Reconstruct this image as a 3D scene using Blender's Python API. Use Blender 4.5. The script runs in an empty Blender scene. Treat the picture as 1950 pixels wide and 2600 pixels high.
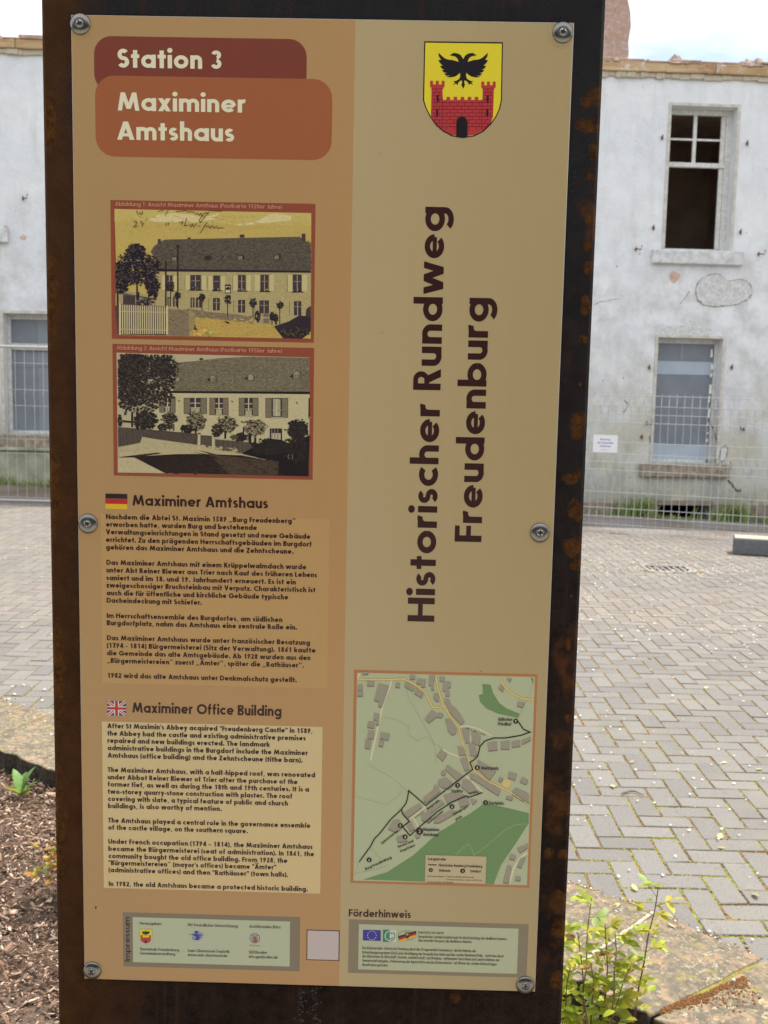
import bpy, math, random
import numpy as np
from math import radians as RAD, sin, cos, pi, atan2, hypot
random.seed(7); rng = np.random.default_rng(7)
C = bpy.context.scene.collection
sc = bpy.context.scene

# ---------------------------------------------------------------- camera
EYE = 1.65
PITCH, ROLL, FPX = .11839, .02088, 2650.0
cam = bpy.data.cameras.new("camera"); co = bpy.data.objects.new("camera", cam); C.objects.link(co)
cam.sensor_fit = 'VERTICAL'; cam.sensor_height = 36.0; cam.lens = FPX/2600*36
cam.clip_start = .05; cam.clip_end = 2000
from mathutils import Matrix, Vector
_f = Vector((0, cos(PITCH), -sin(PITCH))); _r = Vector((1, 0, 0)); _u = _r.cross(_f)
_r2 = _r*cos(ROLL) + _u*sin(ROLL); _u2 = -_r*sin(ROLL) + _u*cos(ROLL)
co.matrix_world = Matrix(((_r2.x, _u2.x, -_f.x, 0), (_r2.y, _u2.y, -_f.y, 0), (_r2.z, _u2.z, -_f.z, EYE), (0, 0, 0, 1)))
cam.dof.use_dof = True; cam.dof.focus_distance = 1.32; cam.dof.aperture_fstop = 16
sc.camera = co

# ---------------------------------------------------------------- sky and sun
SUN_EL, SUN_AZ = 60, 55           # azimuth from +Y towards +X
w = bpy.data.worlds.new("World"); sc.world = w; w.use_nodes = True
nt = w.node_tree; nt.nodes.clear()
def wn(t, **k):
    n = nt.nodes.new(t)
    for a, b in k.items(): setattr(n, a, b)
    return n
sky = wn('ShaderNodeTexSky', sky_type='NISHITA', sun_disc=False, sun_elevation=RAD(SUN_EL), sun_rotation=RAD(SUN_AZ))
bg1 = wn('ShaderNodeBackground'); bg1.inputs[1].default_value = .11
nt.links.new(sky.outputs[0], bg1.inputs[0])
bg2 = wn('ShaderNodeBackground'); bg2.inputs[0].default_value = (.95, .97, 1, 1); bg2.inputs[1].default_value = 1.0
tc = wn('ShaderNodeTexCoord'); mp = wn('ShaderNodeMapping'); mp.inputs['Scale'].default_value = (1, 1, 2.2); mp.inputs['Location'].default_value = (.35, .1, .2)
nz = wn('ShaderNodeTexNoise'); nz.inputs['Scale'].default_value = 3.2; nz.inputs['Detail'].default_value = 7; nz.inputs['Roughness'].default_value = .55
cr = wn('ShaderNodeValToRGB'); cr.color_ramp.elements[0].position = .33; cr.color_ramp.elements[1].position = .50
cr.color_ramp.elements[0].color = (.25, .25, .25, 1)
mx = wn('ShaderNodeMixShader'); out = wn('ShaderNodeOutputWorld')
nt.links.new(tc.outputs['Generated'], mp.inputs[0]); nt.links.new(mp.outputs[0], nz.inputs['Vector']); nt.links.new(nz.outputs['Fac'], cr.inputs[0])
nt.links.new(cr.outputs[0], mx.inputs[0]); nt.links.new(bg1.outputs[0], mx.inputs[1]); nt.links.new(bg2.outputs[0], mx.inputs[2]); nt.links.new(mx.outputs[0], out.inputs[0])
sl = bpy.data.lights.new("sun", 'SUN'); sl.energy = 3.1; sl.angle = RAD(.5); sl.color = (1, .94, .84)
so = bpy.data.objects.new("sun", sl); C.objects.link(so)
_d = Vector((sin(RAD(SUN_AZ))*cos(RAD(SUN_EL)), cos(RAD(SUN_AZ))*cos(RAD(SUN_EL)), sin(RAD(SUN_EL))))
so.rotation_euler = _d.to_track_quat('Z', 'Y').to_euler(); so.location = _d*30
sc.view_settings.view_transform = 'Standard'; sc.view_settings.look = 'None'; sc.view_settings.gamma = 1
sc.view_settings.use_curve_mapping = False; sc.view_settings.exposure = .66
sc.render.engine = 'CYCLES'

# ---------------------------------------------------------------- helpers
def lin(c):
    c = c/255
    return c/12.92 if c <= .04045 else ((c+.055)/1.055)**2.4
def srgb(r, g, b): return (lin(r), lin(g), lin(b))

class NT:
    def __init__(s, name):
        s.m = bpy.data.materials.new(name); s.m.use_nodes = True; s.t = s.m.node_tree; s.b = s.t.nodes['Principled BSDF']
    def n(s, t, **k):
        n = s.t.nodes.new(t)
        for a, b in k.items():
            if a.startswith('i_'):
                n.inputs[a[2:].replace('_', ' ')].default_value = b
            else: setattr(n, a, b)
        return n
    def l(s, a, b): s.t.links.new(a, b)
    def coords(s, kind='Object'): return s.n('ShaderNodeTexCoord').outputs[kind]
    def noise(s, vec, scale, detail=4, rough=.6, stretch=None, dist=0):
        if stretch:
            m = s.n('ShaderNodeMapping'); m.inputs['Scale'].default_value = stretch; s.l(vec, m.inputs[0]); vec = m.outputs[0]
        n = s.n('ShaderNodeTexNoise'); n.inputs['Scale'].default_value = scale; n.inputs['Detail'].default_value = detail
        n.inputs['Roughness'].default_value = rough; n.inputs['Distortion'].default_value = dist
        s.l(vec, n.inputs['Vector']); return n.outputs['Fac']
    def ramp(s, fac, stops):
        r = s.n('ShaderNodeValToRGB'); e = r.color_ramp.elements
        while len(e) < len(stops): e.new(.5)
        for el, (p, c) in zip(e, stops):
            el.position = p; el.color = (c, c, c, 1) if not hasattr(c, '__len__') else tuple(c)+(1,)
        s.l(fac, r.inputs[0]); return r.outputs[0]
    def mix(s, fac, a, b, mode='MIX'):
        m = s.n('ShaderNodeMix', data_type='RGBA', blend_type=mode)
        for v, i in ((fac, 0), (a, 6), (b, 7)):
            if isinstance(v, (int, float)): m.inputs[i].default_value = v if i == 0 else (v, v, v, 1)
            elif isinstance(v, tuple): m.inputs[i].default_value = v+(1,) if len(v) == 3 else v
            else: s.l(v, m.inputs[i])
        return m.outputs[2]
    def math(s, op, a, b=None, clamp=False):
        m = s.n('ShaderNodeMath', operation=op, use_clamp=clamp)
        for i, v in enumerate((a, b)):
            if v is None: continue
            if isinstance(v, (int, float)): m.inputs[i].default_value = v
            else: s.l(v, m.inputs[i])
        return m.outputs[0]
    def color(s, c):
        if isinstance(c, tuple): s.b.inputs['Base Color'].default_value = c+(1,) if len(c) == 3 else c
        else: s.l(c, s.b.inputs['Base Color'])
    def bump(s, h, strength=.3, dist=.01):
        b = s.n('ShaderNodeBump'); b.inputs['Strength'].default_value = strength; b.inputs['Distance'].default_value = dist
        s.l(h, b.inputs['Height']); s.l(b.outputs[0], s.b.inputs['Normal'])
    def set(s, rough=.7, metal=0, spec=.5):
        s.b.inputs['Roughness'].default_value = rough; s.b.inputs['Metallic'].default_value = metal
        s.b.inputs['Specular IOR Level'].default_value = spec; return s

def mesh(name, verts, faces, mat=None, smooth=False, cols=None):
    me = bpy.data.meshes.new(name); me.from_pydata([tuple(v) for v in verts], [], [tuple(f) for f in faces])
    if mat: me.materials.append(mat)
    if smooth: me.polygons.foreach_set('use_smooth', [True]*len(me.polygons))
    if cols is not None:
        at = me.color_attributes.new('Col', 'FLOAT_COLOR', 'CORNER')
        arr = np.ones((len(me.loops), 4), np.float32); k = 0
        for p, c in zip(me.polygons, cols):
            if isinstance(c[0], (tuple, list)):
                for j in range(p.loop_total): arr[k+j, :len(c[j])] = c[j]
            else: arr[k:k+p.loop_total, :len(c)] = c
            k += p.loop_total
        at.data.foreach_set('color', arr.ravel())
    me.update(); return me
def link(name, me, parent=None, loc=None, rot=None):
    o = bpy.data.objects.new(name, me); C.objects.link(o)
    if parent: o.parent = parent
    if loc is not None: o.location = loc
    if rot is not None: o.rotation_euler = rot
    return o
def tag(o, label=None, cat=None, group=None, kind=None):
    for k, v in (('label', label), ('category', cat), ('group', group), ('kind', kind)):
        if v: o[k] = v
    return o
def empty(name, loc, rz=0): 
    o = link(name, None, loc=loc, rot=(0, 0, rz)); o.empty_display_size = .1; return o

class MB:
    """collects simple solids into one mesh"""
    def __init__(s): s.v = []; s.f = []
    def add(s, v, f):
        n = len(s.v); s.v += [tuple(p) for p in v]; s.f += [tuple(i+n for i in q) for q in f]; return s
    def box(s, x0, x1, y0, y1, z0, z1, b=0):
        if b <= 0:
            v = [(x, y, z) for z in (z0, z1) for y in (y0, y1) for x in (x0, x1)]
            return s.add(v, [(0, 2, 3, 1), (4, 5, 7, 6), (0, 1, 5, 4), (2, 6, 7, 3), (0, 4, 6, 2), (1, 3, 7, 5)])
        # chamfered box: 24 verts
        v = []; idx = {}
        for i, x in enumerate((x0, x1)):
            for j, y in enumerate((y0, y1)):
                for k, z in enumerate((z0, z1)):
                    sx, sy, sz = (1-2*i)*b, (1-2*j)*b, (1-2*k)*b
                    idx[i, j, k, 0] = len(v); v.append((x, y+sy, z+sz))
                    idx[i, j, k, 1] = len(v); v.append((x+sx, y, z+sz))
                    idx[i, j, k, 2] = len(v); v.append((x+sx, y+sy, z))
        I = idx; f = []
        for i in (0, 1): f.append([I[i, 0, 0, 0], I[i, 1, 0, 0], I[i, 1, 1, 0], I[i, 0, 1, 0]][::(-1 if i == 0 else 1)])
        for j in (0, 1): f.append([I[0, j, 0, 1], I[1, j, 0, 1], I[1, j, 1, 1], I[0, j, 1, 1]][::(1 if j == 0 else -1)])
        for k in (0, 1): f.append([I[0, 0, k, 2], I[1, 0, k, 2], I[1, 1, k, 2], I[0, 1, k, 2]][::(-1 if k == 0 else 1)])
        for i in (0, 1):
            for j in (0, 1): f.append([I[i, j, 0, 0], I[i, j, 1, 0], I[i, j, 1, 1], I[i, j, 0, 1]])
            for k in (0, 1): f.append([I[i, 0, k, 0], I[i, 1, k, 0], I[i, 1, k, 2], I[i, 0, k, 2]])
        for j in (0, 1):
            for k in (0, 1): f.append([I[0, j, k, 1], I[1, j, k, 1], I[1, j, k, 2], I[0, j, k, 2]])
        for i in (0, 1):
            for j in (0, 1):
                for k in (0, 1): f.append([I[i, j, k, 0], I[i, j, k, 1], I[i, j, k, 2]])
        return s.add(v, f)
    def tube(s, pts, r, n=5, cap=True):
        pts = [Vector(p) for p in pts]; rs = r if hasattr(r, '__len__') else [r]*len(pts); v = []; f = []
        for i, p in enumerate(pts):
            t = (pts[min(i+1, len(pts)-1)]-pts[max(i-1, 0)]).normalized()
            a = Vector((0, 0, 1)) if abs(t.z) < .9 else Vector((1, 0, 0))
            u = t.cross(a).normalized(); w_ = t.cross(u)
            v += [p+(u*cos(2*pi*k/n)+w_*sin(2*pi*k/n))*rs[i] for k in range(n)]
        for i in range(len(pts)-1):
            f += [(i*n+k, i*n+(k+1) % n, (i+1)*n+(k+1) % n, (i+1)*n+k) for k in range(n)]
        if cap: f += [tuple(range(n))[::-1], tuple(range((len(pts)-1)*n, len(pts)*n))]
        return s.add(v, f)
    def lathe(s, prof, n=28, axis='y', c=(0, 0, 0)):
        v = []; f = []
        for r_, h in prof:
            for k in range(n):
                a = 2*pi*k/n; v.append((c[0]+r_*cos(a), c[1]+h, c[2]+r_*sin(a)))
        for i in range(len(prof)-1):
            f += [(i*n+k, (i+1)*n+k, (i+1)*n+(k+1) % n, i*n+(k+1) % n) for k in range(n)]
        f.append(tuple(range((len(prof)-1)*n, len(prof)*n)))
        return s.add(v, f)
    def me(s, name, mat=None, smooth=False):
        m = mesh(name, s.v, s.f, mat, smooth)
        import bmesh
        b = bmesh.new(); b.from_mesh(m); bmesh.ops.recalc_face_normals(b, faces=b.faces); b.to_mesh(m); b.free(); return m
    def build(s, name, mat, parent=None, loc=None, rot=None, smooth=False):
        return link(name, s.me(name, mat, smooth), parent, loc, rot)

def simple(name, c, rough=.7, metal=0, var=.15, scale=30, bump=0, bd=.003, spec=.5):
    m = NT(name); v = m.coords(); n = m.noise(v, scale, 5)
    m.color(m.mix(m.ramp(n, [(.3, 0.), (.7, 1.)]), tuple(x*(1-var) for x in c), tuple(min(1, x*(1+var)) for x in c)))
    if bump: m.bump(n, bump, bd)
    m.set(rough, metal, spec); return m.m

# ground height: level near the sign, then a slight cross fall towards the house
def gz(x, y):
    s_ = max(0., min(1.15, (y-6)/9.0))**2.4
    return -.0388*(max(-14, min(14, x))-.63)*s_
def cam_px(p):
    d = Vector(p)-Vector((0, 0, EYE)); z = d.dot(_f)
    if z < .1: return None
    return 975+FPX*d.dot(_r2)/z, 1300-FPX*d.dot(_u2)/z
# ---------------------------------------------------------------- ground materials
def world_pos(m): return m.n('ShaderNodeNewGeometry').outputs['Position']
def paver_material():
    m = NT("paver_concrete"); g = m.n('ShaderNodeNewGeometry'); pos = g.outputs['Position']
    oi = m.n('ShaderNodeObjectInfo')
    rnd = m.math('FRACT', m.math('ADD', g.outputs['Random Per Island'], oi.outputs['Random']))
    sep = m.n('ShaderNodeSeparateXYZ'); m.l(pos, sep.inputs[0])
    wob = m.math('MULTIPLY', m.math('SUBTRACT', m.noise(pos, .9, 2), .5), 1.1)
    yy = m.math('ADD', m.math('ADD', sep.outputs['Y'], wob), m.math('MULTIPLY', m.math('SUBTRACT', rnd, .5), .5))
    yn = m.math('DIVIDE', yy, 14.0)
    zone = m.ramp(yn, [(.50, 0.), (.53, .95), (.60, .9), (.625, .1), (.665, .2), (.70, .75), (1., .65)])
    grey = m.mix(rnd, (.198, .187, .174), (.248, .235, .217)); pink = m.mix(rnd, (.232, .206, .184), (.282, .254, .228))
    c = m.mix(zone, grey, pink)
    sp = m.noise(pos, 260, 5, .85)
    c = m.mix(.75, c, m.mix(m.ramp(sp, [(.3, .45), (.7, 1.5)]), (0, 0, 0), c, 'MIX'), 'MIX') if False else m.mix(.8, c, m.ramp(sp, [(.36, .26), (.64, .74)]), 'OVERLAY')
    big = m.noise(pos, 1.7, 4, .6); c = m.mix(m.ramp(big, [(.5, 0.), (.7, .42)]), c, (.30, .27, .21))
    fine = m.noise(pos, 23, 6, .7); c = m.mix(m.ramp(fine, [(.57, 0.), (.72, .5)]), c, (.15, .135, .10))
    lich = m.noise(pos, 60, 4, .7); c = m.mix(m.ramp(lich, [(.68, 0.), (.74, .6)]), c, (.55, .53, .45))
    m.color(c); m.bump(m.noise(pos, 300, 4, .8), .35, .002); m.set(.92, 0, .25); return m.m
def SEPY(m, p):
    s_ = m.n('ShaderNodeSeparateXYZ'); m.l(p, s_.inputs[0]); return s_.outputs['Y']
def joint_material():
    m = NT("joint_sand_and_moss"); pos = world_pos(m)
    a = m.noise(pos, 9, 5, .65); b = m.noise(pos, 160, 4, .7); d = m.noise(pos, 2.1, 3)
    c = m.mix(m.ramp(b, [(.35, 0.), (.65, 1.)]), (.15, .09, .042), (.34, .21, .10))
    moss = m.mix(m.ramp(b, [(.35, 0.), (.65, 1.)]), (.20, .21, .03), (.42, .40, .09))
    c = m.mix(m.math('MULTIPLY', m.ramp(a, [(.46, 0.), (.60, 1.)]), m.ramp(m.math('DIVIDE', SEPY(m, pos), 10.), [(.40, 1.), (.56, .12)])), c, moss)
    m.color(c); m.bump(b, .8, .006); m.set(.95, 0, .1); return m.m
def slab_material():
    m = NT("weathered_stone_slab"); pos = world_pos(m)
    a = m.noise(pos, 5, 6, .65); b = m.noise(pos, 34, 7, .72); s_ = m.noise(pos, 500, 3, .8); e = m.noise(pos, 14, 5, .7, dist=.6)
    c = m.mix(m.ramp(a, [(.3, 0.), (.7, 1.)]), (.125, .108, .082), (.21, .18, .14))
    c = m.mix(m.ramp(b, [(.48, 0.), (.58, .85)]), c, (.285, .225, .15))
    c = m.mix(m.ramp(e, [(.55, 0.), (.62, .85)]), c, (.40, .265, .175))
    c = m.mix(m.ramp(m.noise(pos, 55, 6, .75), [(.56, 0.), (.61, .9)]), c, (.47, .42, .29))
    c = m.mix(m.ramp(m.noise(pos, 21, 6, .7), [(.56, 0.), (.64, .75)]), c, (.34, .29, .09))
    c = m.mix(.65, c, m.ramp(s_, [(.3, .3), (.7, .7)]), 'OVERLAY')
    m.color(c); m.bump(m.math('ADD', b, m.math('MULTIPLY', s_, .5)), .55, .005); m.set(.93, 0, .2); return m.m
M_PAVER, M_JOINT, M_SLAB = paver_material(), joint_material(), slab_material()
M_SOIL = simple("dark_soil", (.15, .10, .07), .95, var=.5, scale=60, bump=1, bd=.02)
def ground_material():
    m = NT("rough_ground"); pos = world_pos(m); a = m.noise(pos, 1.3, 6, .7); b = m.noise(pos, 40, 5, .7)
    c = m.mix(m.ramp(a, [(.4, 0.), (.6, 1.)]), (.17, .145, .12), (.12, .13, .06)); c = m.mix(.7, c, b, 'OVERLAY')
    m.color(c); m.bump(b, .6, .02); m.set(.95, 0, .2); return m.m
def strip_material():
    m = NT("gravelly_yard_strip"); pos = world_pos(m); a = m.noise(pos, 1.1, 6, .7); b = m.noise(pos, 70, 5, .75)
    sep = m.n('ShaderNodeSeparateXYZ'); m.l(pos, sep.inputs[0])
    right = m.ramp(m.math('ADD', m.math('MULTIPLY', sep.outputs['X'], .1), .5), [(.4, 0.), (.6, 1.)])
    c = m.mix(right, (.27, .22, .18), (.28, .26, .245))
    c = m.mix(m.ramp(a, [(.42, 0.), (.62, .85)]), c, (.17, .125, .09))
    c = m.mix(m.ramp(b, [(.58, 0.), (.68, .8)]), c, (.46, .42, .36)); c = m.mix(.5, c, b, 'OVERLAY')
    m.color(c); m.bump(b, .7, .02); m.set(.95, 0, .2); return m.m
M_GROUND, M_STRIP = ground_material(), strip_material()

def grid_sheet(name, xs, yfun, ny, off, mat, z=None):
    v = []; f = []; n = len(xs)
    for j in range(ny+1):
        for i, x in enumerate(xs):
            y0, y1 = yfun(x); y = y0+(y1-y0)*j/ny; v.append((x, y, (gz(x, y) if z is None else z)+off))
    for j in range(ny):
        for i in range(n-1): a = j*n+i; f.append((a, a+1, a+n+1, a+n))
    return link(name, mesh(name, v, f, mat))

# edging curve: outer (paving side) and inner (bed side) joint points
OUT = [(-7.4, 9.3), (-4.3, 6.95), (-2.9, 5.95), (-1.64, 5.03), (-.75, 4.40), (.12, 3.78), (.89, 3.165), (1.15, 2.90), (1.78, 2.12), (2.3, 1.15), (2.45, .62)]
INN = [(-7.6, 8.8), (-4.5, 6.5), (-3.05, 5.45), (-1.82, 4.60), (-1.0, 4.02), (-.17, 3.36), (.545, 2.80), (.74, 2.60), (1.28, 1.88), (1.78, 1.0), (1.95, .72)]
def out_y(x):
    P = OUT
    if x <= P[0][0]: return P[0][1]+(P[0][0]-x)*.75
    for (a, b), (c, d) in zip(P, P[1:]):
        if a <= x <= c: return b+(d-b)*(x-a)/(c-a)
    return .62
def pave_end(x): return 13.05 if x < 0 else 13.05-.2*min(x, 4)
xs = sorted(set([round(-9+.5*i, 2) for i in range(41)]+[p[0] for p in OUT]))
tag(grid_sheet("ground", [-300, -60, -20, -12, -6, 0, 6, 12, 20, 60, 300], lambda x: (-200, 400), 60, -.14, M_GROUND), kind='structure')
paving = tag(grid_sheet("paving", xs, lambda x: (out_y(x)-.06, pave_end(x)+.1), 46, -.0036, M_JOINT), kind='structure')
tag(grid_sheet("yard_strip", [-14+i for i in range(27)], lambda x: (pave_end(x)-.02, 17.2 if x > 9 else 15.2+.0524*x+.2), 6, .001, M_STRIP), kind='structure')
tag(grid_sheet("planting_bed", [-5+.5*i for i in range(17)], lambda x: (.62, max(.7, out_y(x)-.12)), 8, -.094, M_SOIL, 0), kind='structure')

# unseen pale path added before the sign to bounce sunlight onto the panel
M_FP = simple("pale_bounce_ground", (.42, .39, .34), .9, var=.2, scale=12, bump=.5)
fp = tag(grid_sheet("bounce_path", [-7, -5, -3, -1, 1, 3, 5, 7], lambda x: (-5, .60), 6, .0, M_FP, 0), kind='structure')
kb = MB(); kb.box(-7, 2.2, .605, .70, -.12, .012, .008); kb.build("bounce_path_edging", M_SLAB, fp)
# pavers: 20 x 10 cm herringbone, laid square to the house
def herringbone():
    a = .1; out_ = []
    # unit cells: horizontal brick at (i,j), (i+1,j) when (i-j)%4==0 ; vertical at (i,j),(i,j+1) when (i-j)%4==2 (shifted)
    for j in range(-30, 140):
        for i in range(-90, 95):
            k = (i-j) % 4
            if k == 0: out_.append((i*a, j*a, 0))
            elif k == 3: out_.append((i*a, j*a, 1))       # vertical, occupies (i,j),(i,j+1)
    return out_
pv = []
for x0, y0, vert in herringbone():
    y0 += .035; x0 += .02
    w_, h_ = (.1, .2) if vert else (.2, .1)
    cx, cy = x0+w_/2, y0+h_/2
    if cx < -8.9 or cx > 9 or cy > pave_end(cx) or cy < out_y(cx)-.10 or (abs(cx-2.72) < .24 and abs(cy-9.84) < .2): continue
    pv.append((cx, cy, w_, h_))
def paver_geo(cx, cy, w_, h_, z=0, tilt=(0, 0), jit=0.):
    g, b, t = .0043, .0024, .04
    hx, hy = w_/2-g, h_/2-g; V = []
    for (ix, zz) in ((b, 0), (0, -b), (0, -t)):
        for sx, sy in ((-1, -1), (1, -1), (1, 1), (-1, 1)):
            x, y = sx*(hx-ix), sy*(hy-ix); V.append((cx+x, cy+y, z+zz+x*tilt[0]+y*tilt[1]))
    F = [(0, 1, 2, 3)]+[(k, 4+k, 4+(k+1) % 4, (k+1) % 4)[::1] for k in range(4)]+[(4+k, 8+k, 8+(k+1) % 4, 4+(k+1) % 4) for k in range(4)]
    return V, F
seen = []
for p in pv:
    q = cam_px((p[0], p[1], 0))
    if q and -20 < q[0] < 1970 and q[1] < 2620 and not (165 < q[0] < 1425) : seen.append((p[1], p))
seen.sort(); near = set(p for _, p in seen[:300])
pm = []
for vert in (0, 1):
    for k in range(3):
        V, F = paver_geo(0, 0, *((.1, .2) if vert else (.2, .1)))
        if k: V = [(x+random.uniform(-.0012, .0012), y+random.uniform(-.0012, .0012), z) for x, y, z in V]
        pm.append(mesh("paver", V, F, M_PAVER))
far = MB()
for p in pv:
    cx, cy, w_, h_ = p
    if p in near:
        o = link("paver", pm[(3 if h_ > w_ else 0)+random.randrange(3)], paving, (cx, cy, gz(cx, cy)+random.uniform(-.0015, .0015)))
        o.rotation_euler = (random.gauss(0, .010), random.gauss(0, .010), random.gauss(0, .007))
    else:
        e = .1; tx = (gz(cx+e, cy)-gz(cx-e, cy))/2/e; ty = (gz(cx, cy+e)-gz(cx, cy-e))/2/e
        far.add(*paver_geo(cx, cy, w_, h_, gz(cx, cy)+random.uniform(-.0015, .0015), (tx+random.gauss(0, .005), ty+random.gauss(0, .005))))
tag(link("paver_field", mesh("paver_field", far.v, far.f, M_PAVER), paving), kind='stuff')

# stone edging
M_SIDE_SHADE = simple("shaded_stone_side", (.045, .035, .025), .95, var=.85, scale=45, bump=1, bd=.012)  # side faces painted near black to stand for shade under the slab edge
edging = link("stone_edging", mesh("stone_edging", [(-4.4, 6.6, -.12), (-2.97, 5.5, -.12), (-2.93, 5.6, -.12), (-4.3, 6.8, -.12)], [(0, 1, 2, 3)], M_SOIL)); tag(edging, kind='structure')
def edge_line(a, b, n, amp):
    P = []
    for i in range(n+1):
        t = i/n; d = 0 if i in (0, n) else random.gauss(0, amp)
        dx, dy = b[0]-a[0], b[1]-a[1]; L = hypot(dx, dy)
        P.append((a[0]+dx*t-dy/L*d, a[1]+dy*t+dx/L*d))
    return P
for i in range(len(OUT)-1):
    g = .006; A, B, Cc, D_ = OUT[i], OUT[i+1], INN[i+1], INN[i]
    def sh(p, q, d=g):
        L = hypot(q[0]-p[0], q[1]-p[1]); return (p[0]+(q[0]-p[0])/L*d, p[1]+(q[1]-p[1])/L*d)
    A2, B2, C2, D2 = sh(A, B), sh(B, A), sh(Cc, D_), sh(D_, Cc)
    n1, n2 = 16, 10
    ring = edge_line(A2, B2, n1, .003)[:-1]+edge_line(B2, C2, n2, .003)[:-1]+edge_line(C2, D2, n1, .006)[:-1]+edge_line(D2, A2, n2, .003)[:-1]
    cx = sum(p[0] for p in ring)/len(ring); cy = sum(p[1] for p in ring)/len(ring); N = len(ring)
    lv = [(0, -.1), (0, -.006), (.002, -.0015), (.007, .0), (.05, .0015)]
    V = []; F = []
    for ins, z in lv:
        for (x, y) in ring:
            L = hypot(x-cx, y-cy); k = 1-ins/L
            V.append((cx+(x-cx)*k, cy+(y-cy)*k, gz(x, y)+.0045+z+(random.gauss(0, .001) if ins > .003 else 0)))
    for a in range(len(lv)-1):
        for k in range(N): F.append((a*N+k, a*N+(k+1) % N, (a+1)*N+(k+1) % N, (a+1)*N+k))
    F.append(tuple(range((len(lv)-1)*N, len(lv)*N)))
    me = mesh("stone_slab", V, F, M_SLAB); me.materials.append(M_SIDE_SHADE)
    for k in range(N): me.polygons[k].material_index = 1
    o = link("stone_slab", me, edging)
V = [(a, b, .0005) for a, b in OUT]+[(a*.93+c*.07, b*.93+d*.07, .0005) for (a, b), (c, d) in zip(INN, OUT)]; n_ = len(OUT)
V = [(x, y, z+gz(x, y)) for x, y, z in V]
link("joint_filling", mesh("joint_filling", V, [(n_+k, n_+k+1, k+1, k) for k in range(n_-1)], M_JOINT), edging)
# mortar seam in the joint beside the right slab, moss cushions in the next one
M_MORTAR = simple("pale_mortar", (.50, .45, .35), .9, var=.3, scale=60, bump=.6)
def blob_strip(a, b, wd, n, zt, amp):
    mb = MB(); pts = []
    for i in range(n+1):
        t = i/n; pts.append((a[0]+(b[0]-a[0])*t+random.gauss(0, amp), a[1]+(b[1]-a[1])*t+random.gauss(0, amp), zt-wd*.45))
    mb.tube(pts, [wd*(.55+.5*random.random()) for _ in pts], 7); return mb
blob_strip((.885, 3.16), (.56, 2.815), .0076, 46, .0065, .0014).build("mortar_seam", M_MORTAR, edging, smooth=True)
M_MOSS = simple("rusty_moss", (.22, .10, .03), .95, var=.5, scale=200, bump=1)
M_MOSSG = simple("yellow_green_moss", (.33, .32, .05), .95, var=.45, scale=150, bump=1)
def cushion(mb, x, y, z, r, hgt, n=9):
    V = [(x, y, z+hgt)]; F = []
    for ring_ in (.5, 1):
        for k in range(n):
            a = 2*pi*k/n; rr = r*ring_*(.75+.5*random.random()); V.append((x+rr*cos(a), y+rr*sin(a), z+(hgt*.7 if ring_ < 1 else -.004)))
    for k in range(n): F += [(0, 1+k, 1+(k+1) % n), (1+k, 1+n+k, 1+n+(k+1) % n, 1+(k+1) % n)]
    mb.add(V, F)
mb = MB()
for _ in range(900):
    t = random.random()**1.1; s_ = random.gauss(0, .008+.030*sin(pi*min(1, t*1.15))); x = 1.05-.27*t+s_*.9; y = 2.80-.16*t-abs(s_)*.9-random.random()*.012
    cushion(mb, x, y, .005, random.uniform(.002, .0065), random.uniform(.001, .006), 6)
tag(mb.build("moss_patch", M_MOSS, smooth=True), "patch of rusty brown moss on the joint between two edging slabs", "moss", kind='stuff')
mb = MB()
for p in pv:                                   # moss tufts swelling out of the joints of the nearer pavers
    cx, cy, w_, h_ = p
    if cy > 5.8 or cx < -3 or cx > 3: continue
    nn = sin(cx*3.1+1.3)*cos(cy*2.7+.4)
    lush = nn+1.2*max(0, 1-(cy-out_y(cx))/1.3)
    if lush < -.1 and random.random() < .6: continue
    for _ in range(random.randint(2, 7)+int(12*max(0, lush))):
        if h_ > w_: x, y = cx-w_/2+random.gauss(0, .0015), cy+random.uniform(-.5, .5)*h_
        else: x, y = cx+random.uniform(-.5, .5)*w_, cy-h_/2+random.gauss(0, .0015)
        if random.random() < .5: cushion(mb, x, y, gz(x, y)-.003, random.uniform(.003, .0075), random.uniform(.003, .0065), 6)
tag(mb.build("joint_moss", M_MOSSG, smooth=True), "yellow green moss tufts in the joints of the grey paving", "moss", kind='stuff')

mb = MB(); M_SAND = simple("brown_joint_sand", (.24, .155, .075), .95, var=.55, scale=220, bump=1)
for p in pv:
    cx, cy, w_, h_ = p
    if cy > 5.6 or cx < -2.6 or cx > 2.6: continue
    for _ in range(9):
        if random.random() < .6: x, y = cx-w_/2+random.gauss(0, .0028), cy+random.uniform(-.5, .5)*h_
        else: x, y = cx+random.uniform(-.5, .5)*w_, cy-h_/2+random.gauss(0, .0028)
        cushion(mb, x, y, gz(x, y)-.001, random.uniform(.0015, .005), random.uniform(.001, .003), 5)
tag(mb.build("joint_sand", M_SAND), "brown sand and grit spilling out of the joints of the grey pavers", "sand", kind='stuff')

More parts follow.
